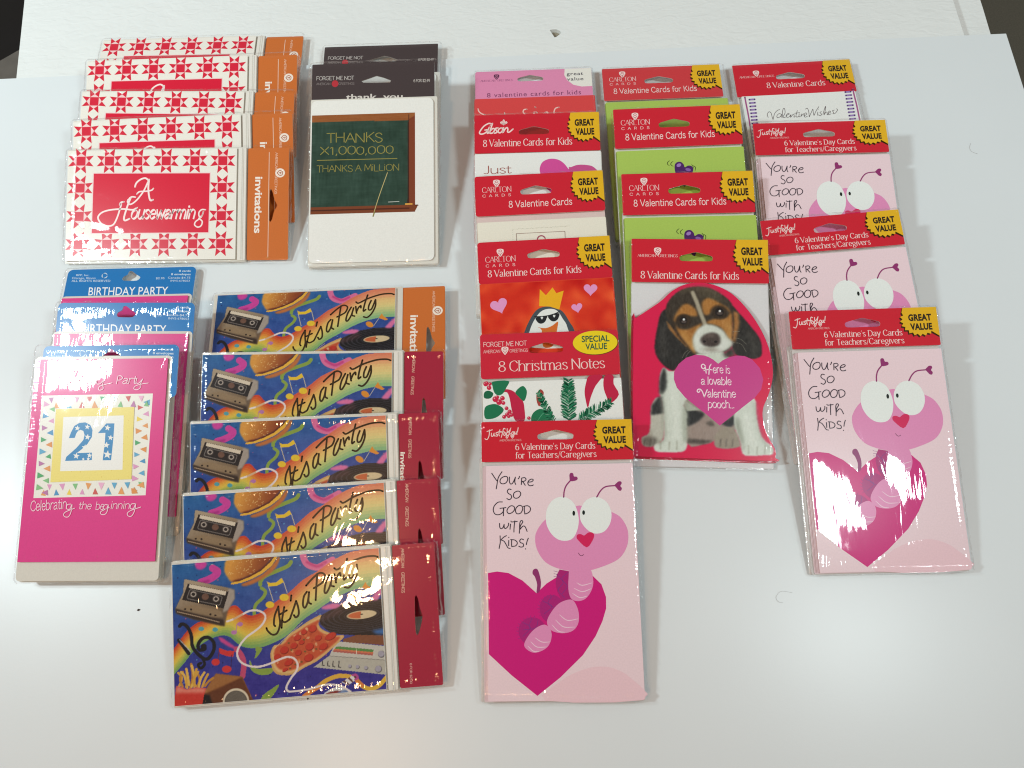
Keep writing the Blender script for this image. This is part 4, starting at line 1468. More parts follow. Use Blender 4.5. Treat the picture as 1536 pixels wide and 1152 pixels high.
def draw_xmas(a):
    f = fw['C5']
    k = crop(720, 490, 6.982)
    a.use(lambda q: f(k(q)))
    grn, red = '#17774f', '#c41f46'
    a.poly("1145,515 1285,512 1210,620 1160,740 1130,850 1105,760 1095,680 1110,590", red, sm=3)
    a.poly("1308,512 1395,510 1400,600 1455,710 1370,798 1320,720 1292,620", red, sm=3)
    a.poly("270,655 340,670 400,720 450,780 466,860 466,985 370,985 330,860 312,760 285,690 240,685", red, sm=3)
    a.poly("370,690 410,640 455,622 490,670 482,740 455,780 400,730", grn, sm=3)
    a.poly("135,575 300,568 275,640 240,700 190,720 150,690 130,620", grn, sm=3)
    a.poly("45,690 90,670 140,700 110,750 45,748", '#156645', sm=3)
    a.poly("50,850 110,815 180,815 250,870 190,940 110,968 50,955", grn, sm=3)
    a.poly("535,960 560,900 620,862 690,870 740,930 720,1010 560,1010", grn, sm=3)
    a.stroke("600,990 650,920 690,890", 6, '#5fb08a', taper=True)
    a.poly("600,690 632,655 668,690 650,760 622,835 596,790 590,730", '#a8433c', sm=3)
    rnd = random.Random(5)
    br = [((925, 565), (930, 990), 62, 76), ((610, 690), (770, 1010), 34, 60), ((1370, 790), (1030, 980), 50, 50)]
    dark, mid, lite = [], [], []
    for (x0, y0), (x1, y1), w0, n in br:
        d = np.array([x1 - x0, y1 - y0], float)
        Ld = np.linalg.norm(d)
        d /= Ld
        nn = np.array([-d[1], d[0]])
        for i in range(n * 3):
            t = rnd.random()
            s_ = rnd.choice((-1, 1))
            b = np.array([x0, y0]) + d * Ld * t
            l = w0 * (0.75 + 0.4 * min(1, t * 2)) * rnd.uniform(0.7, 1.25)
            e = b - d * l * rnd.uniform(0.5, 0.8) + nn * s_ * l
            (dark if rnd.random() < 0.55 else mid if rnd.random() < 0.75 else lite).append([tuple(b), tuple((b + e) / 2 - d * 4), tuple(e)])
    a.strokes(dark, 12, '#0f5f42', taper=True)
    a.strokes(mid, 9, '#1d8058', taper=True)
    a.strokes(lite, 4, '#8cc4a4', taper=True)
    for x, y, r in ((60, 600, 26), (95, 640, 24), (70, 590, 18), (105, 600, 18), (160, 760, 30), (200, 790, 30), (235, 750, 24), (245, 800, 20), (180, 740, 20), (278, 855, 20), (310, 890, 22), (285, 920, 22), (330, 925, 20), (252, 945, 20), (300, 940, 18), (512, 958, 18)):
        a.ell(x, y, r, r, '#cc2347')
        a.ell(x - r * .3, y - r * .3, r * .25, r * .25, '#f0b0b8', n=8)
    a.use(None)


p = new_pack('C5', 'Christmas notes pack with holly, pine sprigs and a yellow oval on its red header', GV)
title_header('C5', p, 30.0, xmas_deco, (47.6, 19.4, 24.4, 6.2), '#cf2238', False, 0.002)
shelf_card('C5', p, draw_xmas, 0.0368, '#d8d4cc', '#edefea', (0.001, 0.0), '#dcd8d0')
shrink_wrap('C5', p, -0.0008, -0.0012, 0.1021, 0.1700, POSE['C5'][5])


def draw_wishes(a):
    k = crop(1090, 75, 7.314)
    a.use(lambda q: fw['V1'](k(q)))
    a.strokes([pts("200,520 215,600 235,700 252,800 275,960 310,1200"), pts("1385,430 1400,500 1425,600 1450,720 1475,840 1530,1100")], 17, '#a8568c')
    for i in range(16):
        a.stroke([(248 + i * 4.2, 545 + i * 37.5), (308 + i * 4.2, 541 + i * 37.5)], 20, '#9a80bc')
        a.stroke([(1300 + i * 6.2, 462 + i * 37), (1362 + i * 6.2, 457 + i * 37)], 20, '#9a80bc')
    ink = '#54484e'
    a.strokes([pts(q) for q in ("455,740 445,710 462,680 485,690 500,740 508,765", "508,765 525,700 555,665 580,655", "600,705 572,700 550,725 560,745 590,730 602,705 598,735 615,738", "615,738 640,690 632,640 615,660 612,720 625,742 650,735",
                                "650,720 685,705 675,695 655,715 660,738 685,735 700,715", "700,740 705,708 705,735 730,705 740,715 738,738 752,730", "775,665 760,720 770,738 785,730", "745,695 800,688", "795,700 792,735 805,728", "815,735 818,700 820,722 842,700 850,728",
                                "850,722 880,705 865,690 848,715 860,738 885,728", "862,650 885,640 900,680 905,735", "905,735 930,680 945,650 950,690 958,720", "958,720 980,670 1000,640 1010,622", "1000,680 996,715 1010,712", "1005,650 1006,652",
                                "1040,678 1022,685 1040,705 1028,722 1012,715", "1055,710 1075,640 1085,620 1078,680 1068,712 1090,682 1102,690 1102,712 1115,705", "1115,695 1140,682 1128,670 1112,690 1122,710 1145,700", "1180,660 1160,668 1172,685 1165,700 1190,695 1215,660 1205,645")], 4.6, ink)
    a.use(None)


p = new_pack('V1', 'white Valentine Wishes pack with purple dashed borders, furthest back on the right', GV)
title_header('V1', p, 30.0, american_deco('8 Valentine Cards', 26.2, 49, 7.2, 5.4))
shelf_card('V1', p, draw_wishes, 0.0341, '#d8d8d4', '#edf0ec', (0.003, 0.0022), '#e0e0da')
shrink_wrap('V1', p, -0.0008, -0.0012, 0.1021, 0.1700, POSE['V1'][5])



# ------------------------------------------------------------------ boxed invitations (header at the right-hand end)
IW, IL = DIM['inv']


def inv_body(key, parent, draw, card_w=0.140, x0=-0.0010, right=0.1478, face='#efece2', side='#dcd8cc', n=5):
    t = POSE[key][5]
    paper_stack(key, parent, x0, -0.0013, right, IL + 0.0013, 0.0004, t - 0.0016, n + 2, '#e2dfd4', spread=0.0005)
    a = Art(IW, IL, t)
    a.slab(rrect(0.0, 0.0002, card_w, IL - 0.0002, 0.0006), t - 0.0015, t, face, side)
    draw(a)
    c = a.build('front_card', parent)
    b = Art(IW, IL, t)
    b.slab(rrect(card_w + 0.0010, -0.0006, right - 0.0004, IL + 0.0006, 0.0008), t - 0.00155, t - 0.0009, '#e6e3da', '#d6d2c6')
    b.stroke([(card_w + 0.0046, -0.0002), (card_w + 0.0046, IL)], 0.0004, '#c8c4b8', sm=0, caps=False)
    b.build('envelope_flap', parent)
    return c


def inv_header(key, parent, fwd, kr, col, x0, x1, words, rose_xy=None, rule=None, logo=None, price=None, hole=None):
    t = POSE[key][5]
    z1 = t - 0.0022
    a = Art(IW, IL, z1)
    hp = np.array(hole)
    hq = fwd(kr(smooth(hp, 2, True)))
    a.slab(rrect(x0, -0.0004, x1, IL + 0.0004, 0.0012), z1 - 0.0009, z1, col, '#d9b9a4', [hq])
    a.use(lambda p: fwd(kr(p)))
    ang = -math.pi / 2
    if rule:
        a.stroke(rule, 5, '#f0d8c4', sm=0, caps=False)
    if words:
        a.block(words[0], words[1], words[2], 'invitations', '#f4ece0', words[3], 0.022, 0.96, -1, ang)
    if logo:
        x, y, h, w = logo
        a.pen(x, y, h, 'AMERICAN    GREETINGS', '#f0cdb4', w, 'plain', 0.75, flip=-1, ang=ang)
    if rose_xy:
        x, y, r = rose_xy
        q = a.fn
        a.ell(x, y, r, r * 0.95, '#f3e6d8')
        a.strokes([[(x - r * .6, y), (x - r * .1, y - r * .5), (x + r * .5, y - r * .2), (x + r * .4, y + r * .4), (x - r * .1, y + r * .5), (x - r * .6, y)], [(x - r * .2, y), (x + r * .2, y - r * .1), (x + r * .1, y + r * .2)]], r * .14, '#a8502a')
    if price:
        x, y, h, w = price
        a.pen(x, y, h, '8 FOR $2.00', '#eebcb0', w, 'plain', 0.8, flip=-1, ang=ang)
    a.use(None)
    return a.build('header_card', parent)


fh, ih = quad_map([(104.5, 227), (351, 223.7), (105.5, 387.3), (352.3, 386.3)], [(0, IL - 0.0004), (0.140, IL - 0.0004), (0, 0.0004), (0.140, 0.0004)])


def draw_quilt(a):
    k = crop(60, 30, 3.031)
    a.use(lambda p: fh(k(p)))
    red, pale = '#d8203c', '#f6cfcf'
    xs = [193, 318, 443, 569, 696, 820]
    st = [(x, 642) for x in xs] + [(x, 1012) for x in xs] + [(193, 762), (193, 888), (820, 762), (820, 888)]
    V1, F1, V2, F2 = [], [], [], []
    for cx, cy in st:
        h, b = 56, 20
        for r in range(4):
            c, s_ = (1, 0, -1, 0)[r], (0, 1, 0, -1)[r]
            rot = lambda q: [(cx + x * c - y * s_, cy + x * s_ + y * c) for x, y in q]
            for tri in ([(-b, -b), (-b - 4, -h), (0, -b - 15)], [(b, -b), (b + 4, -h), (0, -b - 15)]):
                n = len(V1)
                V1 += rot(tri)
                F1.append((n, n + 1, n + 2))
            n = len(V2)
            V2 += rot([(-b - 3, -b), (b + 3, -b), (0, -b - 17)])
            F2.append((n, n + 1, n + 2))
        n = len(V1)
        V1 += [(cx - b, cy - b), (cx + b, cy - b), (cx + b, cy + b), (cx - b, cy + b)]
        F1.append((n, n + 1, n + 2, n + 3))
    a.flat(V2, F2, pale)
    a.flat(V1, F1, red)
    a.rect(247, 694, 768, 966, '#f4d4d4')
    a.rect(251, 698, 764, 962, '#db1638')
    k2 = crop(140, 255, 8.533)
    a.use(lambda p: fh(k2(p)))
    w = '#fbe7e4'
    for q, ww in (("540,212 556,165 605,122 660,104 695,122 712,150", 21), ("712,122 706,220 716,320 736,382 768,376", 22), ("700,150 655,255 590,352 530,412 485,432 455,405 458,375", 19), ("565,302 600,274 690,268 748,256 770,234", 18), ("462,385 480,352 510,338 548,342", 18),
                  ("408,400 372,408 358,440 378,424 360,500 330,600 290,680 230,702 150,680 102,622 100,575 150,528 250,500 400,490 520,500 575,474", 20), ("492,350 462,430 428,545 416,610 432,634 484,612", 22)):
        a.stroke(q, ww, w)
    a.pen(492, 612, 158, 'ousewarmin', w, 800, 'nib', 1.35, 0.28, flip=-1)
    a.stroke("1425,504 1378,504 1345,540 1352,590 1386,575 1402,520 1378,592 1345,612", 17, w)
    a.stroke("1345,612 1388,650 1376,704 1335,722 1296,695 1305,655 1348,622", 17, w)
    a.use(None)


GH = 'boxed housewarming invitations'
HOLE_O = pts("250,480 272,482 285,520 300,575 325,622 300,665 285,720 275,758 250,760")
p = new_pack('H5', 'housewarming invitation pack nearest the camera, its whole quilt patterned card uncovered', GH)
inv_body('H5', p, draw_quilt)
inv_header('H5', p, fh, crop(360, 210, 6.4), '#cd6f30', 0.1484, 0.1822, (113, 348, 72, 535), (345, 312, 46), [(238, 115), (246, 1105)], (297, 118, 22, 395), None, HOLE_O)
shrink_wrap('H5', p, -0.0020, -0.0020, 0.1835, IL + 0.0018, POSE['H5'][5])
for key, lab in (('H1', 'housewarming invitation pack furthest back, lying flat with only its top row of stars showing'), ('H2', 'second housewarming invitation pack from the back, the top of its red panel showing'),
                 ('H3', 'middle housewarming invitation pack of the five, a thin line of its red panel showing'), ('H4', 'housewarming invitation pack tucked directly behind the fully visible one')):
    copy_pack('H5', key, lab, GH)


# ------------------------------------------------------------------ It's a Party
fp, ip = quad_map([(257.2, 848.8), (569.8, 820.2), (579.9, 1038.3), (264.6, 1060.7)], [(0, IL - 0.0004), (0.140, IL - 0.0004), (0.140, 0.0004), (0, 0.0004)])
c1, c2, c3, c4 = crop(250, 800, 7.678), crop(420, 800, 7.678), crop(250, 920, 7.678), crop(420, 910, 7.678)


def paint_party():
    g = Paint(0.0002, 0.0004, 0.1398, IL - 0.0004, 372, 244, ip)
    S = 7.678
    X, Y = g.X, g.Y
    t = np.clip((Y - 830) / 210 + (X - 257) / 1400, 0, 1)[..., None]
    g.img = (1 - t) * np.array((24, 108, 178)) + t * np.array((52, 46, 158))
    t2 = (np.exp(-((X - 440) / 60) ** 2 - ((Y - 890) / 40) ** 2))[..., None]
    g.img = g.img * (1 - .35 * t2) + np.array((96, 96, 190)) * .35 * t2
    g.img += g.noise(6, 6)[..., None] * 4
    rnd = random.Random(9)
    for i in range(170):
        cx, cy = rnd.uniform(258, 580), rnd.uniform(825, 1058)
        g.ell(cx, cy, rnd.uniform(.6, 1.3), rnd.uniform(.55, 1.1), rnd.choice([(22, 26, 96), (22, 26, 96), (84, 170, 226), (196, 84, 130), (20, 22, 80)]), rnd.random() * 3, 0.9, soft=.5)
    # ribbons behind
    mag, grn = (216, 58, 168), (140, 172, 66)
    g.poly("322,350 440,338 448,385 400,425 350,425 325,395", mag, 1, 3, fn=c1)
    g.stroke("520,410 575,450 545,500 470,545 390,575", 11, mag, fn=c1)
    g.stroke("470,560 420,580 385,590", 5, (160, 30, 130), fn=c1, a=.6, blur=1)
    g.stroke("250,190 262,280 310,360 420,392 520,345 600,300", 10, (232, 110, 170), fn=c2)
    g.stroke("300,330 420,380 520,330", 4, (206, 40, 130), fn=c2, a=.8, blur=1)
    g.stroke("1420,330 1380,380 1250,440 1120,500 1070,560 1065,600", 6, grn, fn=c1)
    g.stroke("1080,640 1125,680 1100,750 1020,830 1000,900 1000,950", 5, grn, fn=c1)
    # rainbow
    T = np.concatenate([c3(pts("84,445 200,272 330,140 500,70")), c1(pts("720,860 800,852 872,925 960,962 1080,925 1220,820 1400,690")), c2(pts("250,545 420,440 600,310 800,210 950,178 1155,152"))])
    B = np.concatenate([c3(pts("98,720 200,600 330,430 480,320 620,268 720,280 800,350 900,405 1050,408 1200,360 1382,260")), c2(pts("250,1010 420,890 600,765 800,665 1000,612 1170,595"))])
    T, B = smooth(T, 5), smooth(B, 5)
    ra = np.array([(214, 52, 30), (232, 112, 40), (240, 172, 52), (238, 206, 70), (176, 196, 84), (112, 172, 96)], float)
    rb = np.array([(238, 128, 96), (242, 156, 112), (246, 206, 132), (240, 222, 142), (190, 212, 140), (130, 194, 140)], float)
    nb = 12
    n = len(T)
    for i in range(n - 1):
        f = np.clip((i / (n - 1) - 0.45) / 0.4, 0, 1)
        for j in range(nb):
            a0, a1 = j / nb, (j + 1) / nb + 0.02
            x = (j + .5) / nb * 5
            q = int(min(4, x))
            col = ((ra[q] * (1 - x + q) + ra[q + 1] * (x - q)) * (1 - f) + (rb[q] * (1 - x + q) + rb[q + 1] * (x - q)) * f)
            P = lambda k, u: T[k] * (1 - u) + B[k] * u
            e = (T[i + 1] - T[i]) * 0.06
            g.put(g.mpoly([P(i, a0) - e, P(i + 1, a0) + e, P(i + 1, a1) + e, P(i, a1) - e]), col)
    # hamburger
    g.poly("690,300 655,390 655,455 700,530 750,575 900,515 1080,420 1200,280 1215,255 950,255", lambda x, y: grad((232, 160, 62), (150, 66, 28), c1([(740, 330)])[0], c1([(1080, 440)])[0])(x, y), 1, 2, fn=c1)
    g.poly("735,560 880,520 1060,425 1190,300 1225,262 1240,280 1100,430 950,520 800,575", (104, 36, 24), 1, fn=c1)
    g.poly("850,595 960,545 1100,470 1225,340 1275,262 1290,300 1240,410 1130,505 980,595 870,618", (202, 112, 52), 1, 2, fn=c1)
    g.poly("728,600 735,578 830,560 950,508 1070,440 1170,345 1232,268 1262,268 1200,372 1090,468 960,538 850,580 760,600", (246, 186, 52), 0, fn=c1)
    for i in range(40):
        x, y = rnd.uniform(700, 1020), rnd.uniform(300, 480)
        g.ell(x, y, 7, 5, (246, 206, 130), fn=c1, sc=S, a=.7)
    # cassette
    g.poly("200,548 225,545 700,640 768,662 776,760 700,900 662,1085 600,1075 320,1010 118,940 104,885 190,700", (112, 92, 74), 1, fn=c1)
    g.poly("200,548 225,545 700,640 640,880 600,990 480,985 110,880 190,700", lambda x, y: grad((176, 158, 134), (120, 98, 74), c1([(300, 600)])[0], c1([(480, 980)])[0])(x, y), 0, fn=c1)
    g.poly("700,640 768,662 776,760 700,900 640,930 650,860", (168, 158, 150), 1, fn=c1)
    g.poly("104,885 400,960 650,1010 662,1085 600,1075 320,1010 118,940", (58, 44, 36), 1, fn=c1)
    g.stroke("130,920 360,975 600,1040", 1.4, (176, 150, 124), fn=c1)
    g.poly("242,590 705,685 650,882 178,782", (40, 34, 34), 0, fn=c1)
    g.poly("262,598 678,682 668,728 252,640", (224, 212, 192), 0, fn=c1)
    for q in ("275,662 400,690 610,735 632,750 608,835 590,842 380,798 245,768 235,752 262,672 275,662",):
        g.stroke(q, 1.1, (126, 120, 118), fn=c1, sm=0)
    for x, y in ((305, 716), (562, 770)):
        g.ell(x, y, 44, 42, (74, 66, 64), fn=c1, sc=S)
        g.ell(x, y, 32, 31, (188, 178, 170), fn=c1, sc=S)
        g.ell(x, y, 21, 20, (38, 32, 32), fn=c1, sc=S)
    g.ell(440, 745, 40, 38, (116, 82, 68), fn=c1, sc=S)
    g.poly("225,850 300,840 620,905 645,975 560,985 180,895", (150, 126, 96), 1, fn=c1)
    for x, y in ((215, 888), (282, 892), (500, 950), (556, 962)):
        g.ell(x, y, 13, 12, (44, 32, 24), fn=c1, sc=S)
    # yellow notes
    yl = (246, 206, 40)
    g.poly("1142,565 1180,580 1250,572 1312,518 1338,568 1262,612 1162,624", yl, 0, fn=c1)
    g.stroke("1158,612 1215,790", .9, (236, 220, 170), fn=c1)
    g.stroke("1336,568 1378,700", .9, (236, 220, 170), fn=c1)
    g.ell(1178, 836, 50, 39, yl, fn=c1, sc=S)
    g.ell(1342, 750, 54, 42, yl, fn=c1, sc=S)
    # clef
    blk = (24, 24, 34)
    g.stroke("155,165 180,140 235,165 285,260 305,400 380,500 470,545 540,450 540,350 470,292 400,320 365,390 385,440 440,430 440,390", 5.2, blk, fn=c3)
    g.stroke("150,325 205,400 262,480", 5.5, blk, fn=c3)
    g.stroke("160,322 285,462", 1.0, (200, 200, 206), fn=c3)
    g.stroke("400,510 430,560 440,610 400,650 370,610 400,590", 4.2, blk, fn=c3)
    g.ell(430, 405, 32, 36, blk, fn=c3, sc=S)
    # red notes and small ones
    rd = (226, 50, 50)
    g.poly("605,415 690,450 778,452 762,520 690,512 610,480", rd, 0, fn=c3)
    g.stroke("602,430 598,560", 1.0, (120, 30, 60), fn=c3)
    g.stroke("748,500 738,650", 1.0, (60, 24, 80), fn=c3)
    g.ell(566, 580, 46, 40, rd, fn=c3, sc=S)
    g.ell(692, 662, 54, 40, rd, fn=c3, sc=S)
    for x, y, c in ((400, 196, (74, 168, 186)), (556, 205, (74, 168, 186)), (770, 238, (190, 120, 190)), (838, 142, (190, 120, 190))):
        g.ell(x, y, 32, 25, c, fn=c3, sc=S)
    g.stroke("800,140 795,240", .9, (190, 120, 190), fn=c3)
    g.poly("590,290 640,300 800,415 790,440 680,385 620,345", (214, 64, 150), 1, fn=c3)
    g.stroke("800,430 860,510 885,610 872,745", 8, (206, 70, 118), fn=c3)
    g.poly("1015,410 1085,415 1085,450 1050,500 1005,545 1022,470", grn, 0, 3, fn=c3)
    g.poly("955,560 995,640 1090,662 1215,650 1195,715 1080,732 985,690 950,620", grn, 0, 3, fn=c3)
    g.poly("1282,840 1265,900 1165,1025 1075,1025 1120,950 1200,895", grn, 0, 2, fn=c3)
    # loudspeaker, chips
    g.poly("570,712 870,750 1002,1040 420,1065 440,930", (142, 84, 40), 0, fn=c3)
    g.poly("440,935 560,900 860,755 1002,1040 420,1065", (108, 56, 28), 1, fn=c3)
    g.poly("570,712 870,750 760,800 470,930 440,925", (168, 108, 54), 1, fn=c3)
    g.ell(800, 1030, 148, 148, (226, 214, 190), fn=c3, sc=S, soft=.05)
    g.ell(800, 1036, 128, 128, (92, 86, 78), fn=c3, sc=S, soft=.05)
    chk = ((np.floor(X * 1.1) + np.floor(Y * 1.1)) % 2) * g.mell(*c3([(800, 1036)])[0], 120 / S, 120 / S)
    g.put(chk, (146, 140, 130), .5)
    g.poly("420,950 500,955 540,1060 420,1065", (30, 24, 24), 1, fn=c3)
    for i, q in enumerate(("160,860 190,760 150,700", "200,860 170,770 200,690", "250,870 220,740 180,690", "240,860 250,740 238,655", "285,880 310,740 290,600", "300,860 330,760 300,620", "330,860 330,750 352,660", "360,880 390,780 370,720", "380,870 400,770 440,700", "420,860 450,780 480,720", "450,850 490,800 540,762", "270,840 260,760 240,660", "345,850 320,790 370,690")):
        g.stroke(q, 3.4, [(226, 170, 60), (204, 138, 44), (240, 192, 80)][i % 3], fn=c3)
    g.poly("130,850 180,862 240,890 300,880 360,870 462,878 440,960 418,1085 108,1090 118,950", (222, 52, 40), 0, fn=c3)
    g.poly("130,850 180,862 240,890 300,880 360,870 462,878 445,930 120,930", (240, 134, 116), 2, fn=c3)
    # record and turntable
    g.poly("440,130 560,60 700,-10 900,-60 1185,-85 1200,350 900,352 700,342 560,312 455,225", (22, 22, 28), 0, fn=c4)
    for k_ in range(7):
        f_ = 1.15 + k_ * .36
        m = np.abs(g.mell(*c4([(940, 108)])[0], 178 / S * f_, 60 / S * f_, -.12, 1) - 0.5) < 0.03
        ins = g.mpoly(c4(pts("440,130 560,60 700,-10 900,-60 1185,-85 1200,350 900,352 700,342 560,312 455,225")))
        g.put(m * ins, (58, 58, 70), .8)
    g.poly("460,130 700,20 720,90 470,190", (112, 70, 76), 3, fn=c4, a=.5)
    g.ell(940, 108, 178, 50, (226, 206, 164), -.12, fn=c4, sc=S)
    mm = g.mell(*c4([(940, 108)])[0], 160 / S, 40 / S, -.12)
    g.put(mm * (X < c4([(930, 0)])[0][0]), (218, 104, 56))
    g.ell(940, 104, 16, 8, (30, 24, 24), fn=c4, sc=S)
    g.poly("720,395 880,348 1215,352 1215,470 960,448 720,432", (136, 78, 50), 0, fn=c4)
    g.poly("1050,300 1215,262 1215,345 1120,340", (44, 110, 190), 2, fn=c4)
    g.poly("640,425 720,428 1215,480 1215,815 380,722 560,590", (204, 204, 198), 0, fn=c4)
    g.poly("560,590 1215,640 1215,815 380,722", (190, 190, 180), 0, fn=c4)
    g.stroke("560,592 1210,645", .8, (120, 120, 120), fn=c4)
    g.poly("650,480 1076,520 1076,552 620,508", (86, 150, 74), 0, fn=c4)
    g.poly("620,508 1076,552 1070,570 610,524", (228, 120, 80), 0, fn=c4)
    g.poly("610,524 1070,570 1066,590 600,545", (190, 96, 88), 0, fn=c4)
    g.stroke("878,505 876,570", .7, (250, 240, 220), fn=c4)
    for x in (478, 540, 600, 668):
        g.stroke(((x + 4, 655), (x, 700 + (x - 478) * .12), (x + 24, 705 + (x - 478) * .12)), 1.5, (64, 62, 66), sm=0, fn=c4)
    for x, y, r in ((1165, 570, 42), (1130, 746, 42), (796, 712, 22), (886, 720, 24), (985, 732, 24)):
        g.ell(x + 4, y + 5, r, r, (112, 110, 116), fn=c4, sc=S)
        g.ell(x, y, r * .85, r * .85, (172, 170, 192), fn=c4, sc=S)
    # pizza
    po = pts("-110,640 -118,560 -80,470 0,450 80,352 180,280 300,195 430,122 468,118 430,200 470,275 560,320 640,352 735,352 700,405 620,482 520,572 400,662 280,722 160,795 60,815 -40,800 -95,740")
    g.poly(po, (216, 168, 96), 0, 3, fn=c4)
    pc = po.mean(0)
    g.poly(pc + (po - pc) * np.array([0.955, 0.925]), (238, 200, 130), 1, 3, fn=c4)
    g.poly(pc + (po - pc) * np.array([0.90, 0.84]), (214, 84, 46), 1, 3, fn=c4)
    for i in range(70):
        x, y = rnd.uniform(-60, 560), rnd.uniform(200, 740)
        m = g.mell(*c4([(x, y)])[0], 22 / S, 14 / S, rnd.random() * 3) * g.mpoly(c4(pc + (po - pc) * np.array([0.86, 0.78])))
        g.put(m, rnd.choice([(240, 176, 116), (230, 130, 70), (190, 60, 34), (236, 190, 140)]), .7)
    for x, y, rx, ry in ((365, 270, 50, 42), (190, 375, 45, 34), (265, 310, 38, 30), (150, 470, 45, 35), (330, 480, 50, 44), (40, 520, 52, 44), (200, 550, 42, 34), (320, 610, 56, 44), (575, 360, 72, 40), (490, 480, 56, 38), (90, 665, 55, 35), (48, 750, 36, 18), (430, 380, 44, 34), (-40, 600, 44, 36), (240, 430, 34, 26)):
        g.ell(x + 3, y + 5, rx, ry, (142, 30, 20), -.5, fn=c4, sc=S)
        g.ell(x, y, rx * .92, ry * .9, (212, 50, 34), -.5, fn=c4, sc=S)
    for x, y in ((90, 440), (265, 400), (280, 540), (410, 510), (120, 520), (170, 690), (240, 660), (110, 735)):
        g.ell(x, y, 15, 11, (122, 90, 40), fn=c4, sc=S)
    g.stroke("250,200 60,375 -70,500", 1.0, (250, 222, 164), fn=c4, a=.7)
    # paper streamers at the bottom
    g.stroke("270,1060 340,1010 430,950 520,880 640,832 730,826 800,835", 6.5, (240, 186, 60), fn=c4)
    g.stroke("270,1060 330,1015 430,955", 6.5, (238, 140, 56), fn=c4)
    g.stroke("880,880 940,945 1040,980 1140,940 1228,845", 6.5, (244, 196, 56), fn=c4)
    g.stroke("880,880 940,940", 6.5, (240, 140, 60), fn=c4)
    g.poly("490,1050 560,985 660,955 770,975 820,1020 700,1025", (222, 226, 234), 0, 2, fn=c4)
    g.poly("490,1055 580,1005 700,1000 640,1040", (150, 60, 56), 0, 2, fn=c4)
    g.poly("640,1030 740,985 790,1000 720,1040", (110, 140, 196), 1, 2, fn=c4)
    g.poly("700,900 830,818 885,860 780,935", (232, 232, 238), 0, fn=c4)
    for d in (0, 60, 120):
        g.poly(np.array([(712 + d, 893 - d * .62), (735 + d, 878 - d * .62), (800 + d * .7, 925 - d * .5), (785 + d * .7, 935 - d * .5)]), (112, 58, 66), 0, fn=c4)
    g.stroke("830,820 870,815 890,850 860,870", 3.2, (196, 70, 156), fn=c4)
    # the white tape
    tape = np.concatenate([c1(pts("690,1032 770,1002 860,952 950,908 1040,905 1112,942 1125,1000 1082,1080 1000,1150")), c3(pts("905,300 832,400 808,490 850,580 950,628 1060,635 1180,602 1300,550")), c4(pts("75,602 150,618 192,680 182,760 120,845 66,950 92,1000 200,995 330,976 450,942 560,925 680,940 760,980 812,1022"))])
    g.put(g.mstroke(smooth(tape, 6), 3.0), (238, 228, 232))
    g.put(g.mstroke(smooth(tape[1:3], 6), 3.0), (206, 150, 90), .6)
    # right-hand notes and ribbons
    og = (240, 150, 42)
    g.poly("985,562 1010,600 1076,648 1040,668 948,630", og, 0, fn=c2)
    g.stroke("950,640 885,760", .8, (226, 216, 190), fn=c2)
    g.ell(830, 736, 56, 38, og, .55, fn=c2, sc=S)
    g.poly("1168,622 1180,690 1130,782 1035,782 1100,690", (232, 112, 178), 1, fn=c2)
    g.poly("465,872 560,826 640,820 695,835 640,882 520,892", (232, 112, 178), 1, 2, fn=c2)
    g.img = (g.img * 0.88 + g.img.mean(-1, keepdims=True) * 0.12) * np.array((0.93, 0.91, 0.88)) + g.noise(1, 1)[..., None] * 1.6
    return g


PARTY = paint_party()


def draw_party(a):
    a.grid(*PARTY.rect, PARTY.img)
    a.use(lambda p: fp(c2(p)))
    ink = '#33240c'
    wide = ["-30,858 -70,960 -80,1060 -65,1088", "-30,855 -20,960 -10,1060 -40,1165 -98,1186 -152,1140 -165,1108", "38,862 15,1000 8,1108", "-15,952 68,902", "12,1020 35,1040 62,1035 100,1008", "120,725 112,790", "175,790 150,870 105,1000",
            "175,790 200,870 205,950 172,985 150,958", "300,682 265,740 255,840 280,870 310,800 325,690", "325,685 320,800 350,826", "420,470 412,600 402,782", "290,610 370,520 450,458 510,482 490,560 440,602 380,640",
            "562,482 520,580 505,680 530,692 570,610 595,492", "592,505 580,600 618,618", "622,470 638,560 642,572", "640,545 662,484 690,455 694,488", "772,285 742,420 730,535 762,512", "620,400 660,415 780,340 950,270 1080,250 1135,262",
            "826,370 800,450 802,512 842,496 885,352", "885,352 890,450 850,562 792,630 740,624"]
    for q in wide:
        a.stroke(q, 23, ink, taper=False)
    a.use(None)


GP = "boxed party invitations"
kp = crop(230, 780, 3.268)
HOLE_R = pts("1287,385 1303,390 1312,440 1326,480 1318,525 1305,568 1290,565")
p = new_pack('P5', "party invitation pack nearest the camera, its whole card with pizza and chips uncovered", GP)
inv_body('P5', p, draw_party)
inv_header('P5', p, fp, kp, '#a5203a', 0.1484, 0.1770, None, None, None, (1221, 135, 15, 228), (1258, 720, 11, 104), HOLE_R)
shrink_wrap('P5', p, -0.0020, -0.0020, 0.1782, IL + 0.0018, POSE['P5'][5])
copy_pack('P5', 'P4', "party invitation pack directly behind the one showing pizza, warm wrinkled glare on its film", GP)
copy_pack('P5', 'P2', "second party invitation pack from the back, first of those with a dark red header", GP)
p = new_pack('P3', "middle party invitation pack, white letters at the edge of its dark red header", GP)
t3, t5 = POSE['P3'][5], POSE['P5'][5]
for ch in PACKS['P5'].children:
    if not ch.name.startswith('header_card'):
        d = ch.copy()
        COL.objects.link(d)
        d.parent = p
        d.scale = (1, 1, t3 / t5)
inv_header('P3', p, fp, kp, '#a5203a', 0.1484, 0.1770, (1190, 330, 26, 250), None, None, (1232, 135, 15, 228), (1262, 720, 11, 104), HOLE_R)
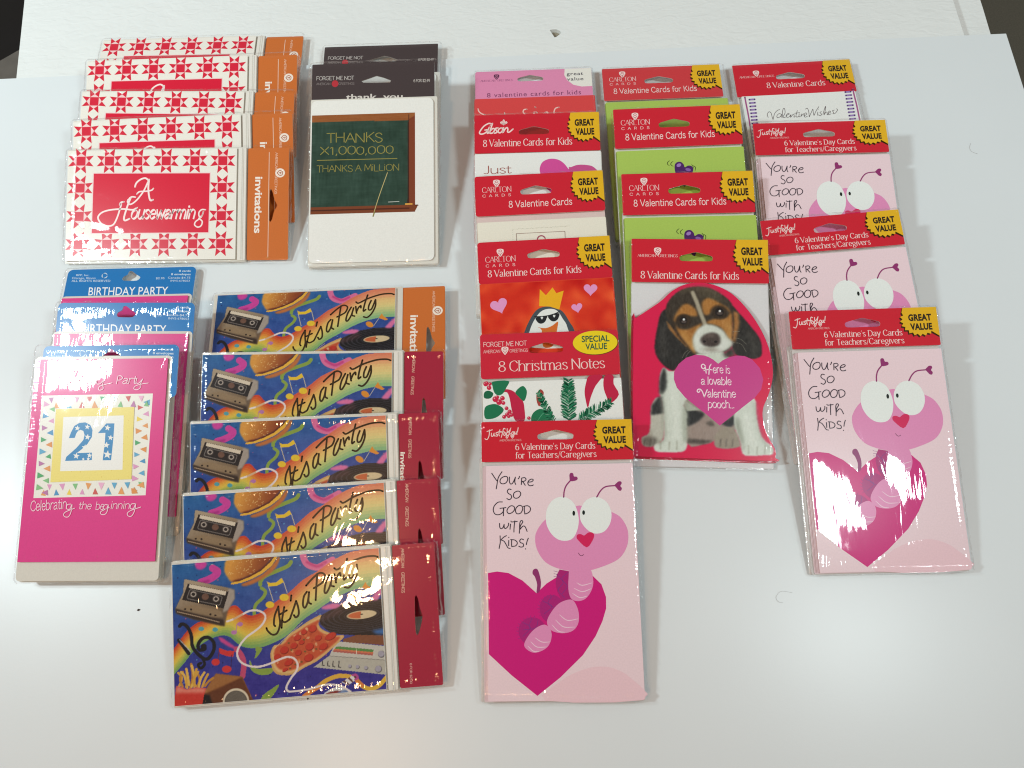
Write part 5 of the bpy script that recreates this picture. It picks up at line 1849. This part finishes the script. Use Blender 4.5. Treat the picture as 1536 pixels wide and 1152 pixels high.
p = new_pack('P1', "party invitation pack furthest back, the only one of them with an orange header", GP)
t1 = POSE['P1'][5]
cd = None
for ch in PACKS['P5'].children:
    if ch.name.startswith('front_card'):
        d = ch.copy()
        COL.objects.link(d)
        d.parent = p
        d.location = (0.0016, 0, t1 - t5)
paper_stack('P1', p, -0.0016, -0.0013, 0.1470, IL + 0.0013, 0.0004, t1 - 0.0016, 8, '#e2dfd4', spread=0.0005)
inv_header('P1', p, fh, crop(360, 210, 6.4), '#cd6f30', 0.1462, 0.1800, (96, 348, 72, 535), (336, 312, 46), None, (290, 118, 22, 395), None, HOLE_O - np.array([10, 0]))
shrink_wrap('P1', p, -0.0026, -0.0020, 0.1812, IL + 0.0018, t1)


# ------------------------------------------------------------------ thank-you notes with a chalkboard
TW, TL = DIM['thx']
ft, it_ = quad_map([(469, 95.4), (648.6, 91.8), (462, 393), (655, 394.4)], [(0, TL), (TW, TL), (0, 0.0004), (TW, 0.0004)])
kt, kt2 = crop(430, 40, 3.033), crop(460, 180, 6.775)


def draw_chalkboard(a):
    q = ft(kt(pts("120,397 580,393 583,845 108,845")))
    x0, x1, y0, y1 = max(0.0006, q[:, 0].min()), q[:, 0].max(), q[:, 1].min(), q[:, 1].max()
    g = Paint(x0, y0, x1, y1, 150, 150, it_)
    n, n2 = g.noise(8, 8), g.noise(1, 9)
    g.img[:] = (40, 66, 54)
    g.img += n[..., None] * 4 + n2[..., None] * 2.0
    sx = g.noise(14, 3)
    g.img += np.clip(sx, 0, 3)[..., None] * 3.0
    top = g.mpoly(kt(pts("100,380 600,380 600,424 100,428")))
    g.put(top, (150, 88, 44))
    g.put(g.mpoly(kt(pts("549,424 590,396 600,860 552,820"))), (128, 62, 36))
    g.put(g.mpoly(kt(pts("549,400 553,400 557,820 550,820"))), (60, 30, 20))
    g.put(g.mpoly(kt(pts("100,812 600,812 600,860 100,860"))), (124, 64, 36))
    g.put(g.mpoly(kt(pts("100,826 600,826 600,832 100,832"))), (74, 34, 22))
    g.img += g.noise(5, 0)[..., None] * 2.5 * (top[..., None] + 0.2)
    a.grid(x0, y0, x1, y1, g.img)
    a.use(lambda p: ft(kt(p)))
    a.poly("560,812 600,812 594,826 584,845 560,845", '#7c4024')
    a.stroke("584,814 600,816", 3, '#3c2014', sm=0)
    a.use(lambda p: ft(kt2(p)))
    ch = '#988f48'
    kw = dict(style='plain', weight=0.52, flip=-1, jitter=0.35)
    a.pen(205, 214, 94, 'THANKS', ch, 565, **kw)
    a.pen(140, 336, 80, 'X1,000,000', ch, 745, **kw)
    a.stroke("110,389 500,388 915,387", 7, ch)
    a.pen(105, 508, 66, 'THANKS A MiLLiON', ch, 835, **kw)
    a.stroke("820,526 735,770 672,975", 7, '#c8b87c')
    a.stroke("690,930 676,975", 12, '#8a8244')
    a.stroke("830,832 940,829", 6, '#c8ccc4', sm=0)
    a.rect(1002, 850, 1078, 866, '#e2a648')
    a.use(None)


def thanks_pack(key, label):
    t = POSE[key][5]
    p = new_pack(key, label, 'thank-you note packs with black headers')
    z1 = t - 0.0014
    H = 0.036
    a = Art(TW, TL, z1)
    hole = ft(crop(460, 80, 7.314)(pts("590,292 660,270 755,238 830,258 912,290 900,312 755,316 612,312")))
    a.slab(rrect(0, TL - H, TW, TL, 0.0008), z1 - 0.0007, z1, '#43393a', '#b8b0a8', [hole])
    a.use(lambda q: ft(crop(460, 80, 7.314)(q)))
    a.pen(108, 278, 40, 'FORGET ME NOT', '#d8d2cc', 405, 'plain', 0.62, flip=-1)
    a.pen(108, 330, 24, 'AMERICAN', '#8c8280', 150, 'plain', 0.7, flip=-1)
    a.pen(345, 330, 24, 'GREETINGS', '#8c8280', 170, 'plain', 0.7, flip=-1)
    a.ell(308, 318, 36, 36, '#b8323c')
    a.pen(1155, 312, 30, '6 FOR $2.49', '#cfc8c2', 180, 'plain', 0.85, flip=-1)
    a.block(425, 492, 62, 'thank  you', '#d6d0c8', 615, 0.02, 1.0, -1)
    a.use(None)
    a.build('header_card', p)
    top = ft([(560, 145.5)])[0][1]
    paper_stack(key, p, -0.0006, -0.0022, TW + 0.0022, top, 0.0004, t - 0.0012, 7, '#dfdcd2', spread=0.0007)
    b = Art(TW, TL, t)
    b.slab(rrect(0.0002, 0.0002, TW - 0.0008, top - 0.0018, 0.0045), t - 0.0011, t, '#eeeee8', '#d6d4cc')
    draw_chalkboard(b)
    b.build('front_card', p)
    shrink_wrap(key, p, -0.0014, -0.0034, TW + 0.0034, TL + 0.0012, t)


thanks_pack('T2', 'thank-you note pack in front, chalkboard card reading THANKS A MILLION')
copy_pack('T2', 'T1', 'thank-you note pack behind, only its black header and pale edges showing', 'thank-you note packs with black headers')


# ------------------------------------------------------------------ birthday party invitations
BW, BL = DIM['bir']
fb_, ib_ = quad_map([(53, 531), (261.4, 526.7), (237, 838), (26.7, 847)], [(-0.0041, BL - 0.0091), (0.0975, BL - 0.0091), (0.0975, 0), (-0.0041, 0)])
kb, kb2, kbh = crop(40, 520, 6.4), crop(30, 660, 5.236), crop(80, 390, 6.678)
hb, hbi = quad_map([(100, 403.5), (295, 398.5), (97.5, 446), (292.5, 440)], [(0, BL), (BW, BL), (0, BL - 0.0228), (BW, BL - 0.0228)])


def draw_birthday(a):
    PH = lambda s_, k: k(pts(s_))
    a.use(fb_)
    sq = np.array([(63.5, 591), (237, 585.3), (224, 740.6), (51, 749.8)])
    lerp = lambda u, v: (sq[0] * (1 - u) + sq[1] * u) * (1 - v) + (sq[3] * (1 - u) + sq[2] * u) * v
    a.flat(sq, [(0, 1, 2, 3)], '#f1f0e6')
    rnd = random.Random(4)
    cols = ['#e8a468', '#f0d45c', '#5cae74', '#6aaed2', '#e2a2c8', '#d26460', '#c080b0', '#efb8d4', '#5c9cc8', '#e49a5c', '#8ac488']
    tri = lambda c, r, d: [c + np.array([r * math.cos(d), r * math.sin(d)]), c + np.array([r * math.cos(d + 2.3), r * math.sin(d + 2.3)]), c + np.array([r * math.cos(d - 2.3), r * math.sin(d - 2.3)])]
    for i in range(8):
        u = (i + .75) / 8.6
        for (uu, vv, d) in ((u, .045, 1.57), (u + .05, .105, -1.57), (u, .955, -1.57), (u + .05, .895, 1.57), (.045, u, 0.05), (.105, u + .05, 3.1), (.955, u, 3.1), (.895, u + .05, 0.0)):
            c = lerp(min(.96, max(.04, uu)), min(.96, max(.04, vv)))
            a.flat(tri(c, rnd.uniform(5.0, 6.6), d + rnd.uniform(-.12, .12)), [(0, 1, 2)], rnd.choice(cols))
    fo = np.array([(86, 612), (208.4, 606.7), (203, 717), (77.7, 725)])
    fi = np.array([(97.8, 624), (192, 620), (189.5, 703), (93, 707.7)])
    a.flat(fo, [(0, 1, 2, 3)], '#f2e284')
    for i in range(90):
        u, v = rnd.random(), rnd.random()
        c = (fo[0] * (1 - u) + fo[1] * u) * (1 - v) + (fo[3] * (1 - u) + fo[2] * u) * v
        a.stroke([c, c + np.array([rnd.uniform(-1, 1), rnd.uniform(1, 2.4)])], .45, rnd.choice(['#e2c03a', '#d8b048', '#f6e678']), sm=0, caps=False, up=(i == 0))
    a.flat(fi, [(0, 1, 2, 3)], '#f3f3ee')
    a.use(lambda p: fb_(kb(p)))
    bl = '#4a90c4'
    a.poly("425,875 445,820 480,752 530,722 590,715 640,740 662,790 655,860 610,930 550,985 505,1020 655,1012 655,1085 388,1100 400,1060 500,970 570,890 582,840 570,800 540,790 510,810 498,830 485,870", bl)
    a.poly("715,820 800,722 880,720 868,880 845,1082 762,1085 785,900 790,815", bl)
    for x, y, r in ((510, 775, 30), (610, 760, 28), (612, 860, 32), (585, 965, 34), (500, 1048, 34), (632, 1040, 28), (570, 1078, 16), (812, 765, 32), (842, 862, 30), (800, 935, 34), (810, 1028, 44), (620, 1075, 20)):
        s5 = []
        for j in range(10):
            q = math.radians(-90 + 36 * j + 8)
            rr = r if j % 2 == 0 else r * .42
            s5.append((x + rr * math.cos(q), y + rr * math.sin(q)))
        a.poly(s5, '#f3f3ee')
    wt = '#fbe3ee'
    kw = dict(style='plain', weight=0.55, slant=0.22, flip=-1)
    a.pen(192, 352, 84, 'A', wt, 70, **kw)
    a.pen(325, 348, 78, 'Birthda', wt, 375, ang=0.05, **kw)
    a.strokes([pts("712,285 705,325 735,330 770,295"), pts("778,285 765,330 770,375 745,392 722,385 735,355 790,335 858,318")], 6.5, wt)
    a.pen(895, 328, 80, 'Part', wt, 205, ang=0.03, **kw)
    a.strokes([pts("1105,275 1098,312 1125,318 1155,285"), pts("1165,275 1140,330 1138,365 1105,384 1075,372 1095,345 1160,325 1220,315")], 6.5, wt)
    a.use(lambda p: fb_(kb2(p)))
    a.pen(88, 574, 78, 'Celebratin', wt, 300, ang=0.10, **kw)
    a.strokes([pts("420,508 390,515 385,545 410,548 428,510 420,570 400,608 372,610 360,592 380,570 450,540")], 5.4, wt)
    a.pen(478, 546, 58, 'the', wt, 105, ang=0.02, **kw)
    a.pen(615, 546, 62, 'be', wt, 70, ang=0.02, **kw)
    a.strokes([pts("715,505 690,508 680,535 705,538 722,505 710,560 690,582 662,580 660,562 690,545 730,525")], 5.4, wt)
    a.pen(735, 536, 58, 'innin', wt, 155, ang=0.03, **kw)
    a.strokes([pts("935,490 905,495 895,525 920,530 940,490 928,550 905,588 880,588 872,568 900,545 980,515")], 5.4, wt)
    a.use(None)


def draw_plain(a):
    pass


def birthday_pack(key, label, k, L0=0.0, near=-0.0135):
    u0, u1 = (-0.0041, 0.0975) if key == 'B3' else (0.0004, 0.1018)
    t = POSE[key][5]
    p = new_pack(key, label, 'birthday party invitation packs with blue headers')
    z1 = t - 0.0016
    a = Art(BW, BL, z1)
    hole = hb(kbh(pts("700,190 715,165 750,145 760,112 785,105 805,115 835,140 875,165 878,185 850,208 790,212 715,210")))
    a.slab(rrect(0, BL - 0.040, BW, BL, 0.0040), z1 - 0.0007, z1, '#1f78bc', '#c8d4dc', [smooth(hole, 2, True)])
    a.use(lambda q: hb(kbh(q)))
    wt = '#d4e6f2'
    a.block(220, 160, 22, 'RPP, Inc.', wt, 135, 0.0, 1.0, -1)
    a.block(180, 192, 22, 'Chicago, Illinois', wt, 245, 0.0, 1.0, -1)
    a.block(180, 224, 24, 'ALL RIGHTS RESERVED', wt, 400, 0.0, 1.0, -1)
    for d in (0, 120, 240):
        q = [math.radians(d + e) for e in (10, 45, 90)]
        a.stroke([(515 + 27 * math.cos(v), 155 + 27 * math.sin(v)) for v in q], 8, wt)
    a.block(1265, 114, 22, '8 cards', wt, 115, 0.016, 1.0, -1)
    a.block(1188, 150, 22, '8 envelopes', wt, 195, 0.016, 1.0, -1)
    a.block(1040, 194, 22, '$2.95', wt, 85, 0.0, 1.0, -1)
    a.block(1160, 188, 22, 'Canada-$4.75', wt, 222, 0.0, 1.0, -1)
    a.block(1188, 220, 20, 'INVS-678053', wt, 190, 0.0, 1.0, -1)
    a.block(372, 372, 92, 'BIRTHDAY PARTY', '#f2f6f8', 800, 0.004, 1.0, -1, 0.012)
    a.use(None)
    a.build('header_card', p)
    paper_stack(key, p, u0 - 0.0011, near, u1 + 0.0025, BL - k + 0.0022, 0.0004, t - 0.0012, 6, '#e0ddd2', spread=0.0012, r=0.003)
    b = Art(BW, BL, t)
    b.slab(rrect(u0, 0.0, u1, BL - k, 0.0005), t - 0.0010, t, '#e0468e', '#b82e6c')
    draw_birthday(b) if key == 'B3' else draw_plain(b)
    b.build('front_card', p)
    shrink_wrap(key, p, u0 - 0.0016, near - 0.0012, max(BW, u1 + 0.0025) + 0.0006, BL + 0.0008, t)


birthday_pack('B1', 'birthday party pack furthest back, most of the words on its blue header legible', 0.0262)
birthday_pack('B2', 'middle birthday party pack', 0.0242)
birthday_pack('B3', 'pink birthday party pack in front with a big starry 21 in a yellow frame', 0.0106)
PACKS['B2']['label'] = 'middle birthday party pack, its blue header wedged between the other two'

# every film creases in its own way
for k_, n_ in {'B2': 5, 'B3': 2, 'P4': 7, 'P5': 3}.items():
    for ch in PACKS[k_].children:
        ch.pass_index = n_
        for g_ in ch.children:
            g_.pass_index = n_
